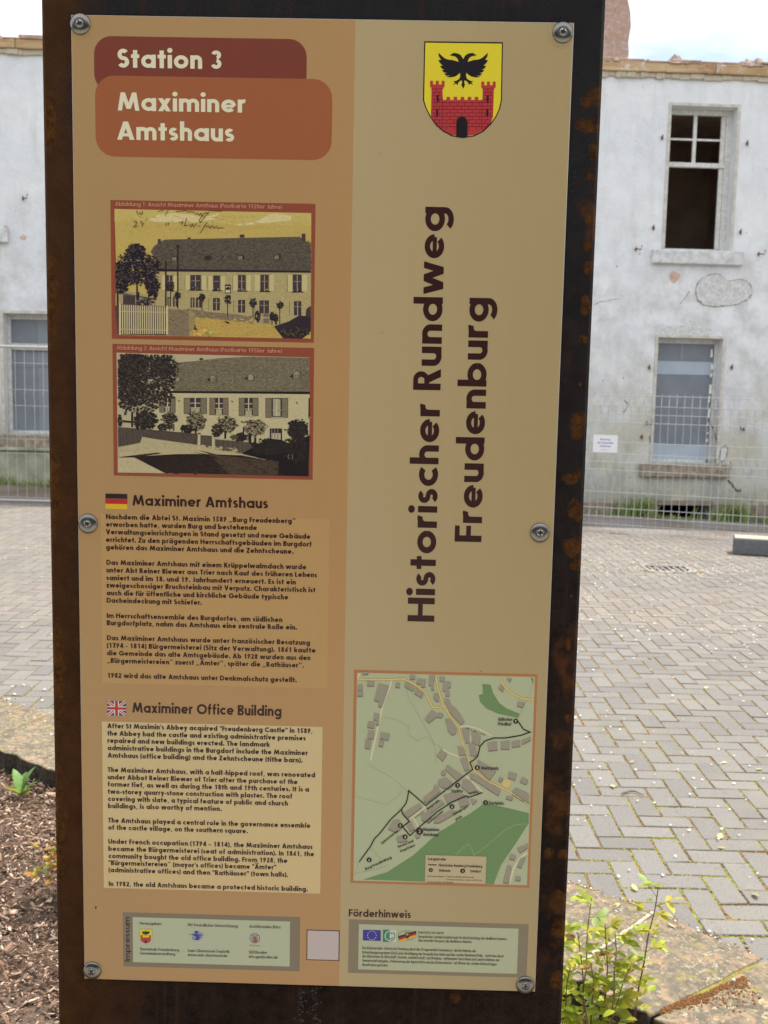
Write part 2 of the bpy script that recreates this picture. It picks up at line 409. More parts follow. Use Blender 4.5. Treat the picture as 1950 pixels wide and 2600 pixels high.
# ---------------------------------------------------------------- bark mulch
def chips(n, region, zf):
    P = []
    pts = []
    while len(pts) < n:
        x, y = region()
        if not zf(x, y): continue
        pts.append((x, y))
    pts = np.array(pts); n = len(pts)
    L = rng.lognormal(-4.35, .55, n).clip(.004, .055); W = L*rng.uniform(.25, .7, n); T = rng.uniform(.0008, .003, n)
    yaw = rng.uniform(0, 2*pi, n); pit = rng.normal(0, .38, n); rol = rng.normal(0, .5, n)
    z = rng.uniform(-.092, -.068, n)+.012*np.sin(pts[:, 0]*9)*np.cos(pts[:, 1]*7)+.01*np.sin(pts[:, 0]*23+pts[:, 1]*17)
    loc = np.array([(-1, -.6, -1), (1, -.35, -1), (1, .45, -1), (-1, .7, -1), (-.9, -.5, 1), (.95, -.3, 1), (.9, .35, 1), (-1, .5, 1)], float)
    V = loc[None]*np.stack([L/2, W/2, T/2], 1)[:, None]+0
    V[:, :, 2] += (np.abs(V[:, :, 0])/ (L[:, None]/2))*(rng.normal(0, .002, n)[:, None])
    cy_, sy_ = np.cos(pit), np.sin(pit); x_ = V[:, :, 0]*cy_[:, None]+V[:, :, 2]*sy_[:, None]; z_ = -V[:, :, 0]*sy_[:, None]+V[:, :, 2]*cy_[:, None]
    cr_, sr_ = np.cos(rol), np.sin(rol); y_ = V[:, :, 1]*cr_[:, None]-z_*sr_[:, None]; z2 = V[:, :, 1]*sr_[:, None]+z_*cr_[:, None]
    cz, sz = np.cos(yaw), np.sin(yaw)
    X = x_*cz[:, None]-y_*sz[:, None]+pts[:, 0:1]; Y = x_*sz[:, None]+y_*cz[:, None]+pts[:, 1:2]; Z = z2+z[:, None]
    VV = np.stack([X, Y, Z], 2).reshape(-1, 3)
    f = np.array([(0, 3, 2, 1), (4, 5, 6, 7), (0, 1, 5, 4), (1, 2, 6, 5), (2, 3, 7, 6), (3, 0, 4, 7)])
    FF = (f[None]+(np.arange(n)*8)[:, None, None]).reshape(-1, 4)
    me = bpy.data.meshes.new("bark_mulch"); me.vertices.add(len(VV)); me.vertices.foreach_set('co', VV.ravel())
    me.loops.add(FF.size); me.loops.foreach_set('vertex_index', FF.ravel().astype(np.int32))
    me.polygons.add(len(FF)); me.polygons.foreach_set('loop_start', np.arange(0, FF.size, 4, dtype=np.int32)); me.update(calc_edges=True); me.validate()
    return me
def mulch_material():
    m = NT("bark_chips"); g = m.n('ShaderNodeNewGeometry'); r = g.outputs['Random Per Island']
    c = m.ramp(r, [(0, (.05, .028, .02)), (.25, (.16, .09, .062)), (.55, (.33, .205, .14)), (.8, (.54, .38, .27)), (1, (.80, .68, .52))])
    n = m.noise(g.outputs['Position'], 180, 4, .7, stretch=(1, .3, 1))
    c = m.mix(.5, c, n, 'OVERLAY'); m.color(c); m.bump(n, .5, .002); m.set(.9, 0, .25); return m.m
M_MULCH = mulch_material()
def inn_y(x):
    P = INN
    for (a, b), (c, d) in zip(P, P[1:]):
        if a <= x <= c: return b+(d-b)*(x-a)/(c-a)
    return -9
me = chips(62000, lambda: (random.uniform(-2.6, -.35), random.uniform(1.0, 5.2)), lambda x, y: y < inn_y(x)-.005)
me.materials.append(M_MULCH); tag(link("bark_mulch", me), "brown shredded bark mulch covering the bed left of the sign", "bark mulch", kind='stuff')
me = chips(22000, lambda: (random.uniform(-.35, 1.9), random.uniform(.6, 3.4)), lambda x, y: y < inn_y(x)-.005)
me.materials.append(M_MULCH); tag(link("bark_mulch", me), "brown bark mulch in the bed under the rose bush right of the sign", "bark mulch", kind='stuff')
# ---------------------------------------------------------------- old house
HY = RAD(3.0)
house = tag(empty("old_house", (0, 15, 0), HY), "derelict white rendered house with empty and boarded windows behind the wire fences", "house")
def plaster_material():
    m = NT("old_white_render"); v = m.coords(); sep = m.n('ShaderNodeSeparateXYZ'); m.l(v, sep.inputs[0])
    n1 = m.noise(v, .9, 6, .6); n2 = m.noise(v, 3.2, 7, .68); n3 = m.noise(v, 14, 6, .7); st = m.noise(v, 1.6, 5, .6, stretch=(3.5, 1, .35))
    c = m.mix(m.ramp(n1, [(.35, 0.), (.65, 1.)]), (.72, .75, .80), (.80, .82, .85))
    c = m.mix(m.math('MULTIPLY', m.ramp(n2, [(.42, 0.), (.62, .75)]), m.ramp(m.math('DIVIDE', sep.outputs['Z'], 6.), [(.5, 1.), (.68, .35)])), c, (.54, .55, .56))
    c = m.mix(m.ramp(st, [(.55, 0.), (.72, .35)]), c, (.52, .51, .46))
    c = m.mix(m.ramp(n3, [(.60, 0.), (.70, .55)]), c, (.82, .83, .84))
    c = m.mix(m.ramp(m.noise(v, 5.5, 7, .72), [(.60, 0.), (.70, .55)]), c, (.56, .50, .42))
    zz = m.math('ADD', sep.outputs['Z'], m.math('MULTIPLY', m.math('SUBTRACT', n2, .5), 2.2))
    low = m.ramp(m.math('DIVIDE', zz, 2.2), [(.0, 1.), (.30, .62), (.85, .0)])
    c = m.mix(m.math('MULTIPLY', low, .8), c, (.42, .42, .33))
    low2 = m.ramp(m.math('ADD', m.math('MULTIPLY', sep.outputs['Z'], 1.0), m.math('MULTIPLY', n3, .55)), [(.30, .9), (.62, .0)])
    c = m.mix(low2, c, (.27, .25, .19))
    yel_ = m.math('MULTIPLY', m.ramp(m.noise(v, 1.3, 6, .68, dist=.4), [(.46, 0.), (.58, .85)]), m.ramp(m.math('DIVIDE', sep.outputs['Z'], 4.), [(.25, 1.), (.62, 0.)])); c = m.mix(yel_, c, (.52, .50, .40))
    damp = m.math('MULTIPLY', m.ramp(m.noise(v, 2.4, 7, .75, stretch=(1.6, 1, .55)), [(.50, 0.), (.60, .8)]), m.ramp(m.math('DIVIDE', sep.outputs['Z'], 4.), [(.10, 1.), (.45, .15)])); c = m.mix(damp, c, (.36, .37, .34))
    m.color(c)
    h = m.math('ADD', m.math('MULTIPLY', n2, 1.), m.math('MULTIPLY', n3, .45)); m.bump(h, .55, .03); m.set(.93, 0, .2); return m.m
M_PL = plaster_material()
M_STONE = simple("dirty_sandstone_trim", (.55, .53, .48), .9, var=.22, scale=9, bump=.5, bd=.01)
M_SILLD = simple("mossy_brown_stone", (.30, .25, .19), .95, var=.45, scale=14, bump=.8, bd=.01)
M_WOODW = simple("peeling_white_window_wood", (.62, .62, .60), .7, var=.2, scale=25, bump=.4)
M_DARKROOM = simple("dark_room_plaster", (.52, .40, .32), .95, var=.3, scale=2)
M_RUST = simple("rusty_iron", (.16, .07, .035), .85, var=.4, scale=60, bump=.5)
M_PLINTH = simple("brown_plinth_render", (.27, .22, .18), .95, var=.35, scale=5, bump=.9, bd=.02)
S0, S1, ZB, ZT = -15.0, 13.0, -.9, 6.08
OPEN = [(3.92, 4.86, 3.69, 5.66), (3.90, 4.84, .65, 2.45), (-5.36, -4.42, .90, 2.57), (-6.40, -5.45, 3.73, 5.70), (-3.2, -2.26, 3.7, 5.67), (-.8, .14, 3.7, 5.67),
        (1.6, 2.54, 3.7, 5.67), (-2.9, -1.96, .85, 2.5), (-.4, .54, .8, 2.5), (6.6, 7.54, 3.69, 5.66), (6.5, 7.44, .6, 2.4), (4.02, 4.80, -.24, .03)]
def wall_mesh():
    sx = sorted(set([S0, S1]+[o[0] for o in OPEN]+[o[1] for o in OPEN])); sz = sorted(set([ZB, ZT]+[o[2] for o in OPEN]+[o[3] for o in OPEN]))
    V = {}; F = []; vl = []
    def vi(x, y, z):
        k = (round(x, 4), round(y, 4), round(z, 4))
        if k not in V: V[k] = len(vl); vl.append(k)
        return V[k]
    T = .5
    for a, b in zip(sx, sx[1:]):
        for c, d in zip(sz, sz[1:]):
            m_ = ((a+b)/2, (c+d)/2)
            if any(o[0] < m_[0] < o[1] and o[2] < m_[1] < o[3] for o in OPEN): continue
            F.append((vi(a, 0, c), vi(b, 0, c), vi(b, 0, d), vi(a, 0, d))); F.append((vi(a, T, c), vi(a, T, d), vi(b, T, d), vi(b, T, c)))
    for o in OPEN:
        a, b, c, d = o
        F += [(vi(a, 0, c), vi(a, 0, d), vi(a, T, d), vi(a, T, c)), (vi(b, 0, c), vi(b, T, c), vi(b, T, d), vi(b, 0, d)),
              (vi(a, 0, d), vi(b, 0, d), vi(b, T, d), vi(a, T, d)), (vi(a, 0, c), vi(a, T, c), vi(b, T, c), vi(b, 0, c))]
    F += [(vi(S0, 0, ZT), vi(S1, 0, ZT), vi(S1, T, ZT), vi(S0, T, ZT)), (vi(S0, 0, ZB), vi(S0, 0, ZT), vi(S0, T, ZT), vi(S0, T, ZB)), (vi(S1, 0, ZB), vi(S1, T, ZB), vi(S1, T, ZT), vi(S1, 0, ZT))]
    return mesh("wall", vl, F, M_PL)
link("wall", wall_mesh(), house)
# side walls, back wall, floors so that the rooms are dark
mb = MB(); mb.box(S0, S0+.4, .51, 8, ZB, 6.1); mb.box(S1-.4, S1, .51, 8, ZB, 6.1); mb.box(S0, S1, 8.01, 8.4, ZB, 6.1); mb.build("wall", M_PL, house)
mb = MB(); mb.box(S0+.41, S1-.41, .52, 7.99, 2.95, 3.2); mb.box(S0+.41, S1-.41, .52, 7.99, 5.95, 6.06); mb.box(S0+.41, S1-.41, .52, 7.99, -.02, .2); mb.build("floor", M_DARKROOM, house)
mb = MB()
for s in (-9, -3.9, -1.3, 1.1, 3.1, 5.8, 9): mb.box(s, s+.15, .52, 7.9, .21, 2.94); mb.box(s, s+.15, .52, 7.9, 3.21, 5.94)
mb.box(S0+.5, S1-.5, 3.6, 3.75, .21, 2.94); mb.box(S0+.5, S1-.5, 3.6, 3.75, 3.21, 5.94)
mb.build("partition", M_DARKROOM, house)
mb = MB(); mb.box(3.985, 4.20, 2.0, 2.4, 3.2, 4.3); mb.build("cupboard", simple("black_cupboard", (.01, .01, .012), .8), house)
# plinth (brown base band), slightly proud of the render
mb = MB(); mb.box(2.2, 4.0, -.035, -.002, ZB, .05); mb.box(4.82, S1, -.035, -.002, ZB, .05); mb.box(4.0, 4.82, -.045, -.002, .035, .10); mb.build("plinth", M_PLINTH, house)
M_GRPL = simple("algae_green_plinth", (.36, .37, .27), .95, var=.35, scale=4, bump=.9, bd=.02)
mb = MB(); mb.box(S0, -.5, -.06, -.002, ZB, .66, .01); mb.box(S0, -.5, -.10, -.002, .665, .71, .01); mb.build("plinth", M_GRPL, house)
# eaves: bare timber wall plate and crumbling mortar, broken tiles on top
def board_material():
    m = NT("bare_eaves_timber"); v = m.coords(); n = m.noise(v, 3, 6, .7, stretch=(.35, 1, 5)); n2 = m.noise(v, 2.2, 5, .7)
    c = m.mix(m.ramp(n, [(.35, 0.), (.65, 1.)]), (.42, .27, .14), (.62, .47, .30)); c = m.mix(m.ramp(n2, [(.55, 0.), (.66, .8)]), c, (.28, .13, .08))
    c = m.mix(m.ramp(m.noise(v, 7, 6, .7), [(.58, 0.), (.66, .9)]), c, (.66, .62, .56)); m.color(c); m.bump(n, .6, .02); m.set(.9, 0, .2); return m.m
M_BOARD = board_material(); s = S0
while s < S1:
    L = random.uniform(1.6, 3.1); mb = MB(); mb.box(s+.004, min(S1, s+L)-.004, -.075, .12, 6.085, 6.205+random.uniform(-.008, .008), .008)
    mb.build("eaves_board", M_BOARD, house); s += L
mb = MB(); s = S0
while s < S1:                                  # ragged mortar line under the board
    L = random.uniform(.03, .16); mb.box(s, s+L, -.03-random.random()*.03, -.002, 6.03-random.random()*.03, 6.083, .004); s += L
tag(mb.build("mortar_crust", M_MORTAR, house), kind='stuff')
mb = MB(); s = S0
while s < S1:
    L = random.uniform(.05, .5); h_ = random.uniform(.01, .055); mb.box(s, s+L*.97, -.06-random.random()*.03, .3, 6.207, 6.21+h_, .008); s += L
tag(mb.build("mortar_crust", simple("crumbled_pinkish_mortar", (.42, .29, .22), .95, var=.5, scale=6, bump=.8, bd=.02), house), kind='stuff')
M_TILE = simple("weathered_clay_tile", (.33, .25, .21), .9, var=.5, scale=7, bump=.6, bd=.01)
def rubble_lump(s, W, H, mat):
    mb = MB(); n = 9; rows = 5; V = []; F = []
    for j in range(rows):
        f = j/(rows-1); 
        for k in range(n):
            a = 2*pi*k/n; q = (1-f)**.6*(.8+.4*random.random()); V.append((s+W/2*q*cos(a), .02+.12*q*sin(a), 6.2+H*(f if f < 1 else .95)*(.8+.35*random.random())))
    for j in range(rows-1):
        for k in range(n): F.append((j*n+k, j*n+(k+1) % n, (j+1)*n+(k+1) % n, (j+1)*n+k))
    F.append(tuple(range((rows-1)*n, rows*n))); mb.add(V, F); mb.build("roof_tile_fragment", mat, house)
for s, W, H in ((3.93, .30, .15), (4.06, .16, .09), (4.95, .42, .12), (5.12, .2, .15), (5.45, .3, .07), (6.1, .35, .13), (7.4, .3, .12), (3.1, .2, .08), (2.98, .14, .1), (-4.0, .3, .12), (-7.6, .3, .12), (-5.72, .36, .12), (-5.2, .2, .05)): rubble_lump(s, W, H, M_TILE)
for s in (5.12, 5.35, 5.6, 5.85): 
    mb = MB(); mb.box(s, s+.21, -.10, .25, 6.235, 6.265, .008); mb.build("roof_tile", M_TILE, house)

M_GREY = simple("slate_grey_sheet", (.20, .225, .265), .45, var=.12, scale=3)
M_BLUE = simple("pale_blue_grey_strip", (.40, .47, .56), .5, var=.08, scale=3)
M_LGREY = simple("light_grey_sheet", (.24, .27, .31), .5, var=.1, scale=3)
M_FILM = simple("torn_white_film", (.75, .75, .74), .6)
def window(o, kind):
    a, b, c, d = o; w = tag(link("window", None, house)); w.location = (a, 0, c); W, H = b-a, d-c
    y = .17
    fr = MB(); t = .05
    fr.box(.002, t, y, y+.07, .002, H-.002); fr.box(W-.085 if kind == 'open' else W-t, W-.002, y, y+.07, .002, H-.002)
    fr.box(t+.001, W-.086 if kind == 'open' else W-t-.001, y+.002, y+.068, H-.07, H-.002); fr.box(t+.001, W-t-.036, y+.002, y+.068, .002, .04)
    fr.build("frame", M_WOODW, w)
    if kind == 'open':
        mb = MB(); zt = H*.612; mb.box(t+.001, W-.087, y-.015, y+.05, zt-.03, zt+.035, .004); mb.build("transom", M_WOODW, w)
        mb = MB(); mb.box(W*.41, W*.41+.05, y+.005, y+.04, zt+.036, H-.071, .003); mb.build("mullion", M_WOODW, w)
        zm = H*.786
        for x0, x1 in ((t+.001, W*.41-.001), (W*.41+.051, W-.087)):
            mb = MB(); mb.box(x0, x1, y+.008, y+.035, zm, zm+.028, .002); mb.build("glazing_bar", M_WOODW, w)
        mb = MB(); mb.box(W-.15, W-.088, y+.01, y+.05, .045, H-.075, .004); mb.build("casement", M_WOODW, w)
    elif kind == 'sheet':
        zs = [(.04, .26, M_BLUE), (.262, 1.28, M_GREY), (1.282, 1.475, M_BLUE), (1.477, H-.071, M_LGREY if False else M_GREY)]
        for z0, z1, mm in zs:
            mb = MB(); mb.box(t+.002, W-t-.002, y+.03+(0 if mm is M_GREY else -.006), y+.045, z0, z1); mb.build("cover_sheet", mm, w)
        mb = MB(); mb.box(W*.42, W*.42+.045, y+.024, y+.0295, 1.50, H-.072); mb.build("glazing_bar", M_LGREY, w)
        mb = MB(); z = .3
        while z < 1.9:                          # shreds of torn film along the right jamb
            L = random.uniform(.03, .16); x = W-t-.05+random.uniform(-.01, .01); mb.add([(x, y+.01, z), (x+random.uniform(.02, .045), y-.005, z+.01), (x+random.uniform(.02, .04), y, z+L), (x+.004, y+.01, z+L*.9)], [(0, 1, 2, 3)]); z += L+random.uniform(0, .12)
        mb.build("torn_film", M_FILM, w)['kind'] = 'stuff'
    else:
        zt = H*.73
        mb = MB(); mb.box(t+.001, W-t-.001, y-.02, y+.06, zt-.045, zt+.05, .006); mb.build("transom", M_STONE, w)
        for z0, z1 in ((.04, zt-.046), (zt+.051, H-.071)):
            mb = MB(); mb.box(t+.002, W*.44, y+.03, y+.045, z0, z1); mb.build("cover_sheet", M_GREY, w)
            mb = MB(); mb.box(W*.44+.002, W-t-.002, y+.026, y+.041, z0, z1); mb.build("cover_sheet", M_LGREY, w)
        mb = MB(); mb.box(t+.002, W-t-.002, y+.02, y+.0255, H*.56, H*.58); mb.build("glazing_bar", M_GREY, w)
    return w
def trim(o, sill, mat, side=.045):
    a, b, c, d = o; 
    m = MB(); m.box(a-side, a-.001, -.014, -.002, c, d+side, .003); m.box(b+.001, b+side, -.014, -.002, c, d+side, .003); m.box(a-.0005, b+.0005, -.015, -.002, d+.001, d+side-.002, .003)
    m.build("window_surround", M_STONE, house)
    mb = MB(); mb.box(a-.19, b+.19, -.085, .12, c-.205, c-.008, .012); mb.build("window_sill", mat, house)
kinds = ['open', 'sheet', 'grey', 'open', 'open', 'open', 'open', 'grey', 'sheet', 'open', 'sheet']
M_SILLW = simple("whitewashed_sill", (.60, .61, .62), .9, var=.25, scale=10, bump=.6, bd=.01)
for o, k in zip(OPEN, kinds): window(o, k); trim(o, None, M_SILLW if k == 'open' else M_SILLD)
# shutter hinges and holdbacks
def iron(s, z, big=1, hook=0):
    mb = MB(); mb.box(s-.014*big, s+.014*big, -.03, -.002, z-.02*big, z+.02*big, .004); mb.tube([(s, -.035, z-.04*big), (s, -.035, z+.04*big)], .008*big, 6)
    if hook: mb.tube([(s, -.05, z), (s+.06*hook, -.075, z-.01), (s+.075*hook, -.075, z+.05)], .009, 5)
    mb.build("shutter_hook" if hook else "shutter_hinge", M_RUST, house)
for s, z in ((3.80, 5.22), (5.02, 5.18), (3.74, 3.98), (5.0, 3.96), (3.78, 2.02), (4.99, 2.05), (3.72, 1.02), (-5.55, 5.1)): iron(s, z)
for s, z, h in ((3.50, 3.68, 1), (5.28, 3.66, 1), (5.22, 1.16, -1), (3.78, 1.22, 1), (-5.05, 4.13, 1)): iron(s, z, .8, h)
# loose render patches: outline with its own depth and a dark cracked rim
def wall_px(x, y):                              # a point of the facade, in the house frame
    d = _f+_r2*((x-975)/FPX)-_u2*((y-1300)/FPX); n = Vector((-sin(HY), cos(HY), 0)); t = 15*cos(HY)/d.dot(n)
    P = d*t; q = P-Vector((0, 15, 0)); return (q.x*cos(HY)+q.y*sin(HY), P.z+EYE)
def smooth_ring(P, n=4):
    for _ in range(2):
        Q = []
        for i in range(len(P)):
            a, b = P[i], P[(i+1) % len(P)]; Q += [(a[0]*.75+b[0]*.25, a[1]*.75+b[1]*.25), (a[0]*.25+b[0]*.75, a[1]*.25+b[1]*.75)]
        P = Q
    return P
M_PL2 = simple("bare_grey_render", (.60, .61, .61), .95, var=.22, scale=22, bump=1, bd=.01)
M_CRACK = simple("crack_shadow_dirt", (.16, .13, .11), .95, var=.3)
M_BRICKY = simple("exposed_reddish_coat", (.60, .43, .35), .95, var=.2, scale=12, bump=.6)
def patch(pts, mat, rim=True, depth=.012):
    P = smooth_ring([wall_px(*p) for p in pts]); n = len(P); P = [(a+random.gauss(0, .006), b+random.gauss(0, .006)) for a, b in P]
    V = [(a, -.003, b) for a, b in P]+[(a, -depth, b) for a, b in P]
    link("render_patch", mesh("render_patch", V, [tuple(range(n, 2*n))]+[(k, (k+1) % n, n+(k+1) % n, n+k) for k in range(n)], mat), house)
    if rim: MB().tube([(a, -.006, b) for a, b in P+[P[0]]], [random.uniform(.003, .010) for _ in range(n+1)], 5).build("crack", M_CRACK, house)
z2 = lambda L: [(1400+a/2.765, 650+b/2.765) for a, b in L]
patch(z2([(1020, 195), (1045, 165), (1090, 145), (1130, 130), (1175, 125), (1215, 150), (1250, 182), (1300, 165), (1350, 165), (1395, 200), (1410, 250), (1385, 300), (1330, 325), (1280, 345), (1210, 350), (1150, 355), (1090, 345), (1040, 330), (1015, 280), (1012, 240)]), M_PL2)
patch(z2([(830, 115), (870, 108), (905, 125), (895, 165), (860, 190), (835, 180)]), M_BRICKY, False, .006)
patch(z2([(770, 500), (830, 488), (950, 495), (1080, 488), (1125, 510), (1120, 560), (1000, 566), (860, 562), (770, 566)]), M_PL2, False, .008)
patch(z2([(1200, 1340), (1225, 1330), (1240, 1370), (1215, 1430), (1190, 1450), (1180, 1400)]), M_PL2, True, .008)
patch([(5+0, 575), (20, 570), (22, 600), (6, 606)], M_BRICKY, False, .006)
patch([(53, 598), (64, 596), (68, 604), (60, 609), (52, 605)], M_BRICKY, False, .01)
def crack(pts, r=.006):
    P = [wall_px(*p) for p in pts]; Q = []
    for a, b in zip(P, P[1:]):
        for k in range(5): Q.append((a[0]+(b[0]-a[0])*k/5+random.gauss(0, .005), -.001, a[1]+(b[1]-a[1])*k/5+random.gauss(0, .005)))
    Q.append((P[-1][0], -.001, P[-1][1])); MB().tube(Q, [r*random.uniform(.4, 1.3) for _ in Q], 5).build("crack", M_CRACK, house)
crack(z2([(1125, 1180), (1150, 1270), (1175, 1300), (1170, 1380), (1150, 1450)]), .012)
crack(z2([(1235, 1570), (1270, 1610), (1300, 1650), (1330, 1640)]), .014); crack(z2([(1260, 1590), (1310, 1660)]), .01)
crack(z2([(690, 1260), (700, 1330)]), .012); crack(z2([(970, 250), (905, 335)]), .004); crack(z2([(300, 345), (330, 325), (460, 300)]), .004)
crack(z2([(510, 1010), (545, 1050), (500, 1100)]), .005); crack(z2([(1260, 1445), (1262, 1500)]), .004)
mb = MB()
for _ in range(26):
    s, z = random.uniform(2.6, 5.6), random.uniform(.2, 5.9); r = random.uniform(.005, .012)
    if any(a-.1 < s < b+.1 and c-.25 < z < d+.1 for a, b, c, d in OPEN): continue
    mb.lathe([(r, -.0005), (r*.6, -.004)], 6, c=(s, 0, z))
tag(mb.build("chips_in_render", M_CRACK, house), kind='stuff')

# rubble tower rising behind the house on the right
tw = tag(empty("stone_tower", (3.37, 20.5, 0), RAD(4)), "pinkish brown rubble stone gable stump rising behind the eaves", "stone wall")
def rubble():
    m = NT("rubble_masonry"); v = m.coords(); vo = m.n('ShaderNodeTexVoronoi'); vo.inputs['Scale'].default_value = 5; mp_ = m.n('ShaderNodeMapping'); mp_.inputs['Scale'].default_value = (1, 1, 1.7); m.l(v, mp_.inputs[0]); m.l(mp_.outputs[0], vo.inputs['Vector'])
    c = m.mix(m.noise(v, 7, 6, .7), (.24, .16, .13), (.42, .30, .25)); c = m.mix(m.ramp(m.noise(v, 16, 5, .7), [(.45, 0.), (.65, .7)]), c, (.46, .40, .36)); m.color(c); m.bump(vo.outputs['Distance'], .6, .05); m.set(.95); return m.m
V = []; F = []; nz_, per = 46, []
for j in range(nz_+1):
    z = j*.25-1; ringp = []
    for k in range(32):
        a = 2*pi*k/32; c_, s_ = cos(a), sin(a); q = max(abs(c_), abs(s_)); x = c_/q*.85; y = s_/q*.7
        x += (.06 if z > 8.6 else 0)*(-1 if x > 0 else 0)+random.gauss(0, .022); ringp.append((x, y+random.gauss(0, .03), z+random.gauss(0, .02)))
    V += ringp
for j in range(nz_):
    for k in range(32): F.append((j*32+k, j*32+(k+1) % 32, (j+1)*32+(k+1) % 32, (j+1)*32+k))
F.append(tuple(range(nz_*32, nz_*32+32)))
link("masonry", mesh("masonry", V, F, rubble()), tw)

# ---------------------------------------------------------------- fences
M_ZINC = NT("galvanised_wire"); M_ZINC.color((.48, .49, .50)); M_ZINC.set(.55, .3, .4); M_ZINC = M_ZINC.m
# double-fold mat fence on the right
fa, fb = Vector((2.0, 12.93, 0)), Vector((4.55, 12.12, 0)); fdir = (fb-fa).normalized(); fang = atan2(fdir.y, fdir.x)
fence = tag(empty("wire_fence", (fa.x, fa.y, 0), fang), "galvanised wire mesh fence with folded ridges in front of the boarded window", "fence", "wire fences in front of the house")
zt0, zb0 = 1.63, -.03
def fold_y(z):                                   # V-shaped folds that stiffen the mat
    for zc in (1.50, .82, .155):
        if abs(z-zc) < .10: return -.05*(1-abs(z-zc)/.10)
    return 0
fz = [zt0+.025]+sorted({zt0, 1.60, 1.50, 1.40, 1.15, .92, .82, .72, .45, .255, .155, .055, zb0}, reverse=True)
vm = MB().tube([(0, fold_y(z), z) for z in fz], .0034, 5).me("mesh_wire", M_ZINC)
LEN = 6.2; k = 0; x = -.5
while x < LEN: link("mesh_wire", vm, fence, (x, 0, -.02*(x/3)+.0)); x += .088
for z in (zt0-.005, 1.50, 1.40, 1.30, 1.06, .92, .82, .72, .45, .255, .155, .055, zb0+.01):
    MB().tube([(-.5, fold_y(z)-.006, z+.003), (LEN, fold_y(z)-.006, z-.038)], .0038, 5).build("rail_wire", M_ZINC, fence)
for x in (-.55, LEN+.05): MB().box(x-.025, x+.025, .005, .055, -.2, 1.7, .004).build("post", M_ZINC, fence)
# site fence with tubular frame on the left
lf = tag(empty("site_fence", (-7.35, 13.2, 0), RAD(-.6)), "tubular frame site fence panel before the grey window on the left", "fence", "wire fences in front of the house")
z_off = .13; 
vm = MB().tube([(0, 0, .04), (0, 0, .62), (0, -.018, .70), (0, 0, .78), (0, 0, 1.25), (0, -.018, 1.33), (0, 0, 1.41), (0, 0, 1.93)], .0034, 5).me("mesh_wire", M_ZINC)
L2 = 3.45; x = .1
while x < L2-.05: link("mesh_wire", vm, lf, (x, 0, z_off)); x += .118
for z in (.06, .62, .80, 1.22, 1.42, 1.75): MB().tube([(0, -.005, z+z_off), (L2, -.005, z+z_off-.02)], .003, 5).build("rail_wire", M_ZINC, lf)
MB().tube([(0, 0, .02+z_off), (L2, 0, .0+z_off)], .019, 8).build("frame_tube", M_ZINC, lf); MB().tube([(0, 0, 1.95+z_off), (L2, 0, 1.93+z_off)], .019, 8).build("frame_tube", M_ZINC, lf)
for x in (0, L2): MB().tube([(x, 0, z_off-.03), (x, 0, 1.95+z_off)], .019, 8).build("frame_tube", M_ZINC, lf)

# concrete kerb block
def concrete(n_, c): return simple(n_, c, .92, var=.25, scale=40, bump=.7, bd=.004)
blk = MB(); blk.box(0, 1.15, 0, .30, 0, .175, .012)
bo = blk.build("kerb_block", concrete("shaded_grey_concrete", (.13, .14, .15)), None, (3.71, 10.95, -.028), (0, 0, RAD(-17)))
tag(bo, "loose grey concrete kerb block lying on the paving at the right edge", "kerb block")
bc = MB(); bc.box(.012, 1.14, .012, .29, .1755, .179, .001); bc.build('sunlit_top', M_MORTAR, bo)  # pale sheet paints the sunlit top; block colour darkened for its shaded front
# drain grate
dg = tag(empty("drain_grate", (2.72, 9.84, -.034), RAD(0)), "cast iron slotted drain grate set in the beige paving", "drain")
M_IRON = simple("worn_cast_iron", (.29, .26, .24), .8, .1, var=.3, scale=30, bump=.4)
mb = MB(); X0, X1, Y0, Y1 = -.23, .23, -.2, .2
mb.box(X0, X1, Y0, Y0+.05, -.03, .03, .003); mb.box(X0, X1, Y1-.05, Y1, -.03, .03, .003); mb.box(X0, X0+.04, Y0+.051, Y1-.051, -.03, .029); mb.box(X1-.04, X1, Y0+.051, Y1-.051, -.03, .029); mb.build("rim", M_IRON, dg)
bm_ = MB().box(-.010, .010, Y0+.0505, Y1-.0505, -.03, .024).me("bar", M_IRON)
for i in range(1, 7): link("bar", bm_, dg, (X0+.02+i*(X1-X0-.04)/7, 0, 0))
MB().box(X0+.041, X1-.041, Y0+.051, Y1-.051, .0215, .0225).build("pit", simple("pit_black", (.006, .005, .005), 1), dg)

# notice on the fence
no = tag(empty("notice", (0, 0, 0)), "small white notice with blue writing tied to the wire fence", "notice")
ns = .57; npos = fa+fdir*ns; no.location = (npos.x, npos.y, .14); no.rotation_euler = (0, 0, fang)
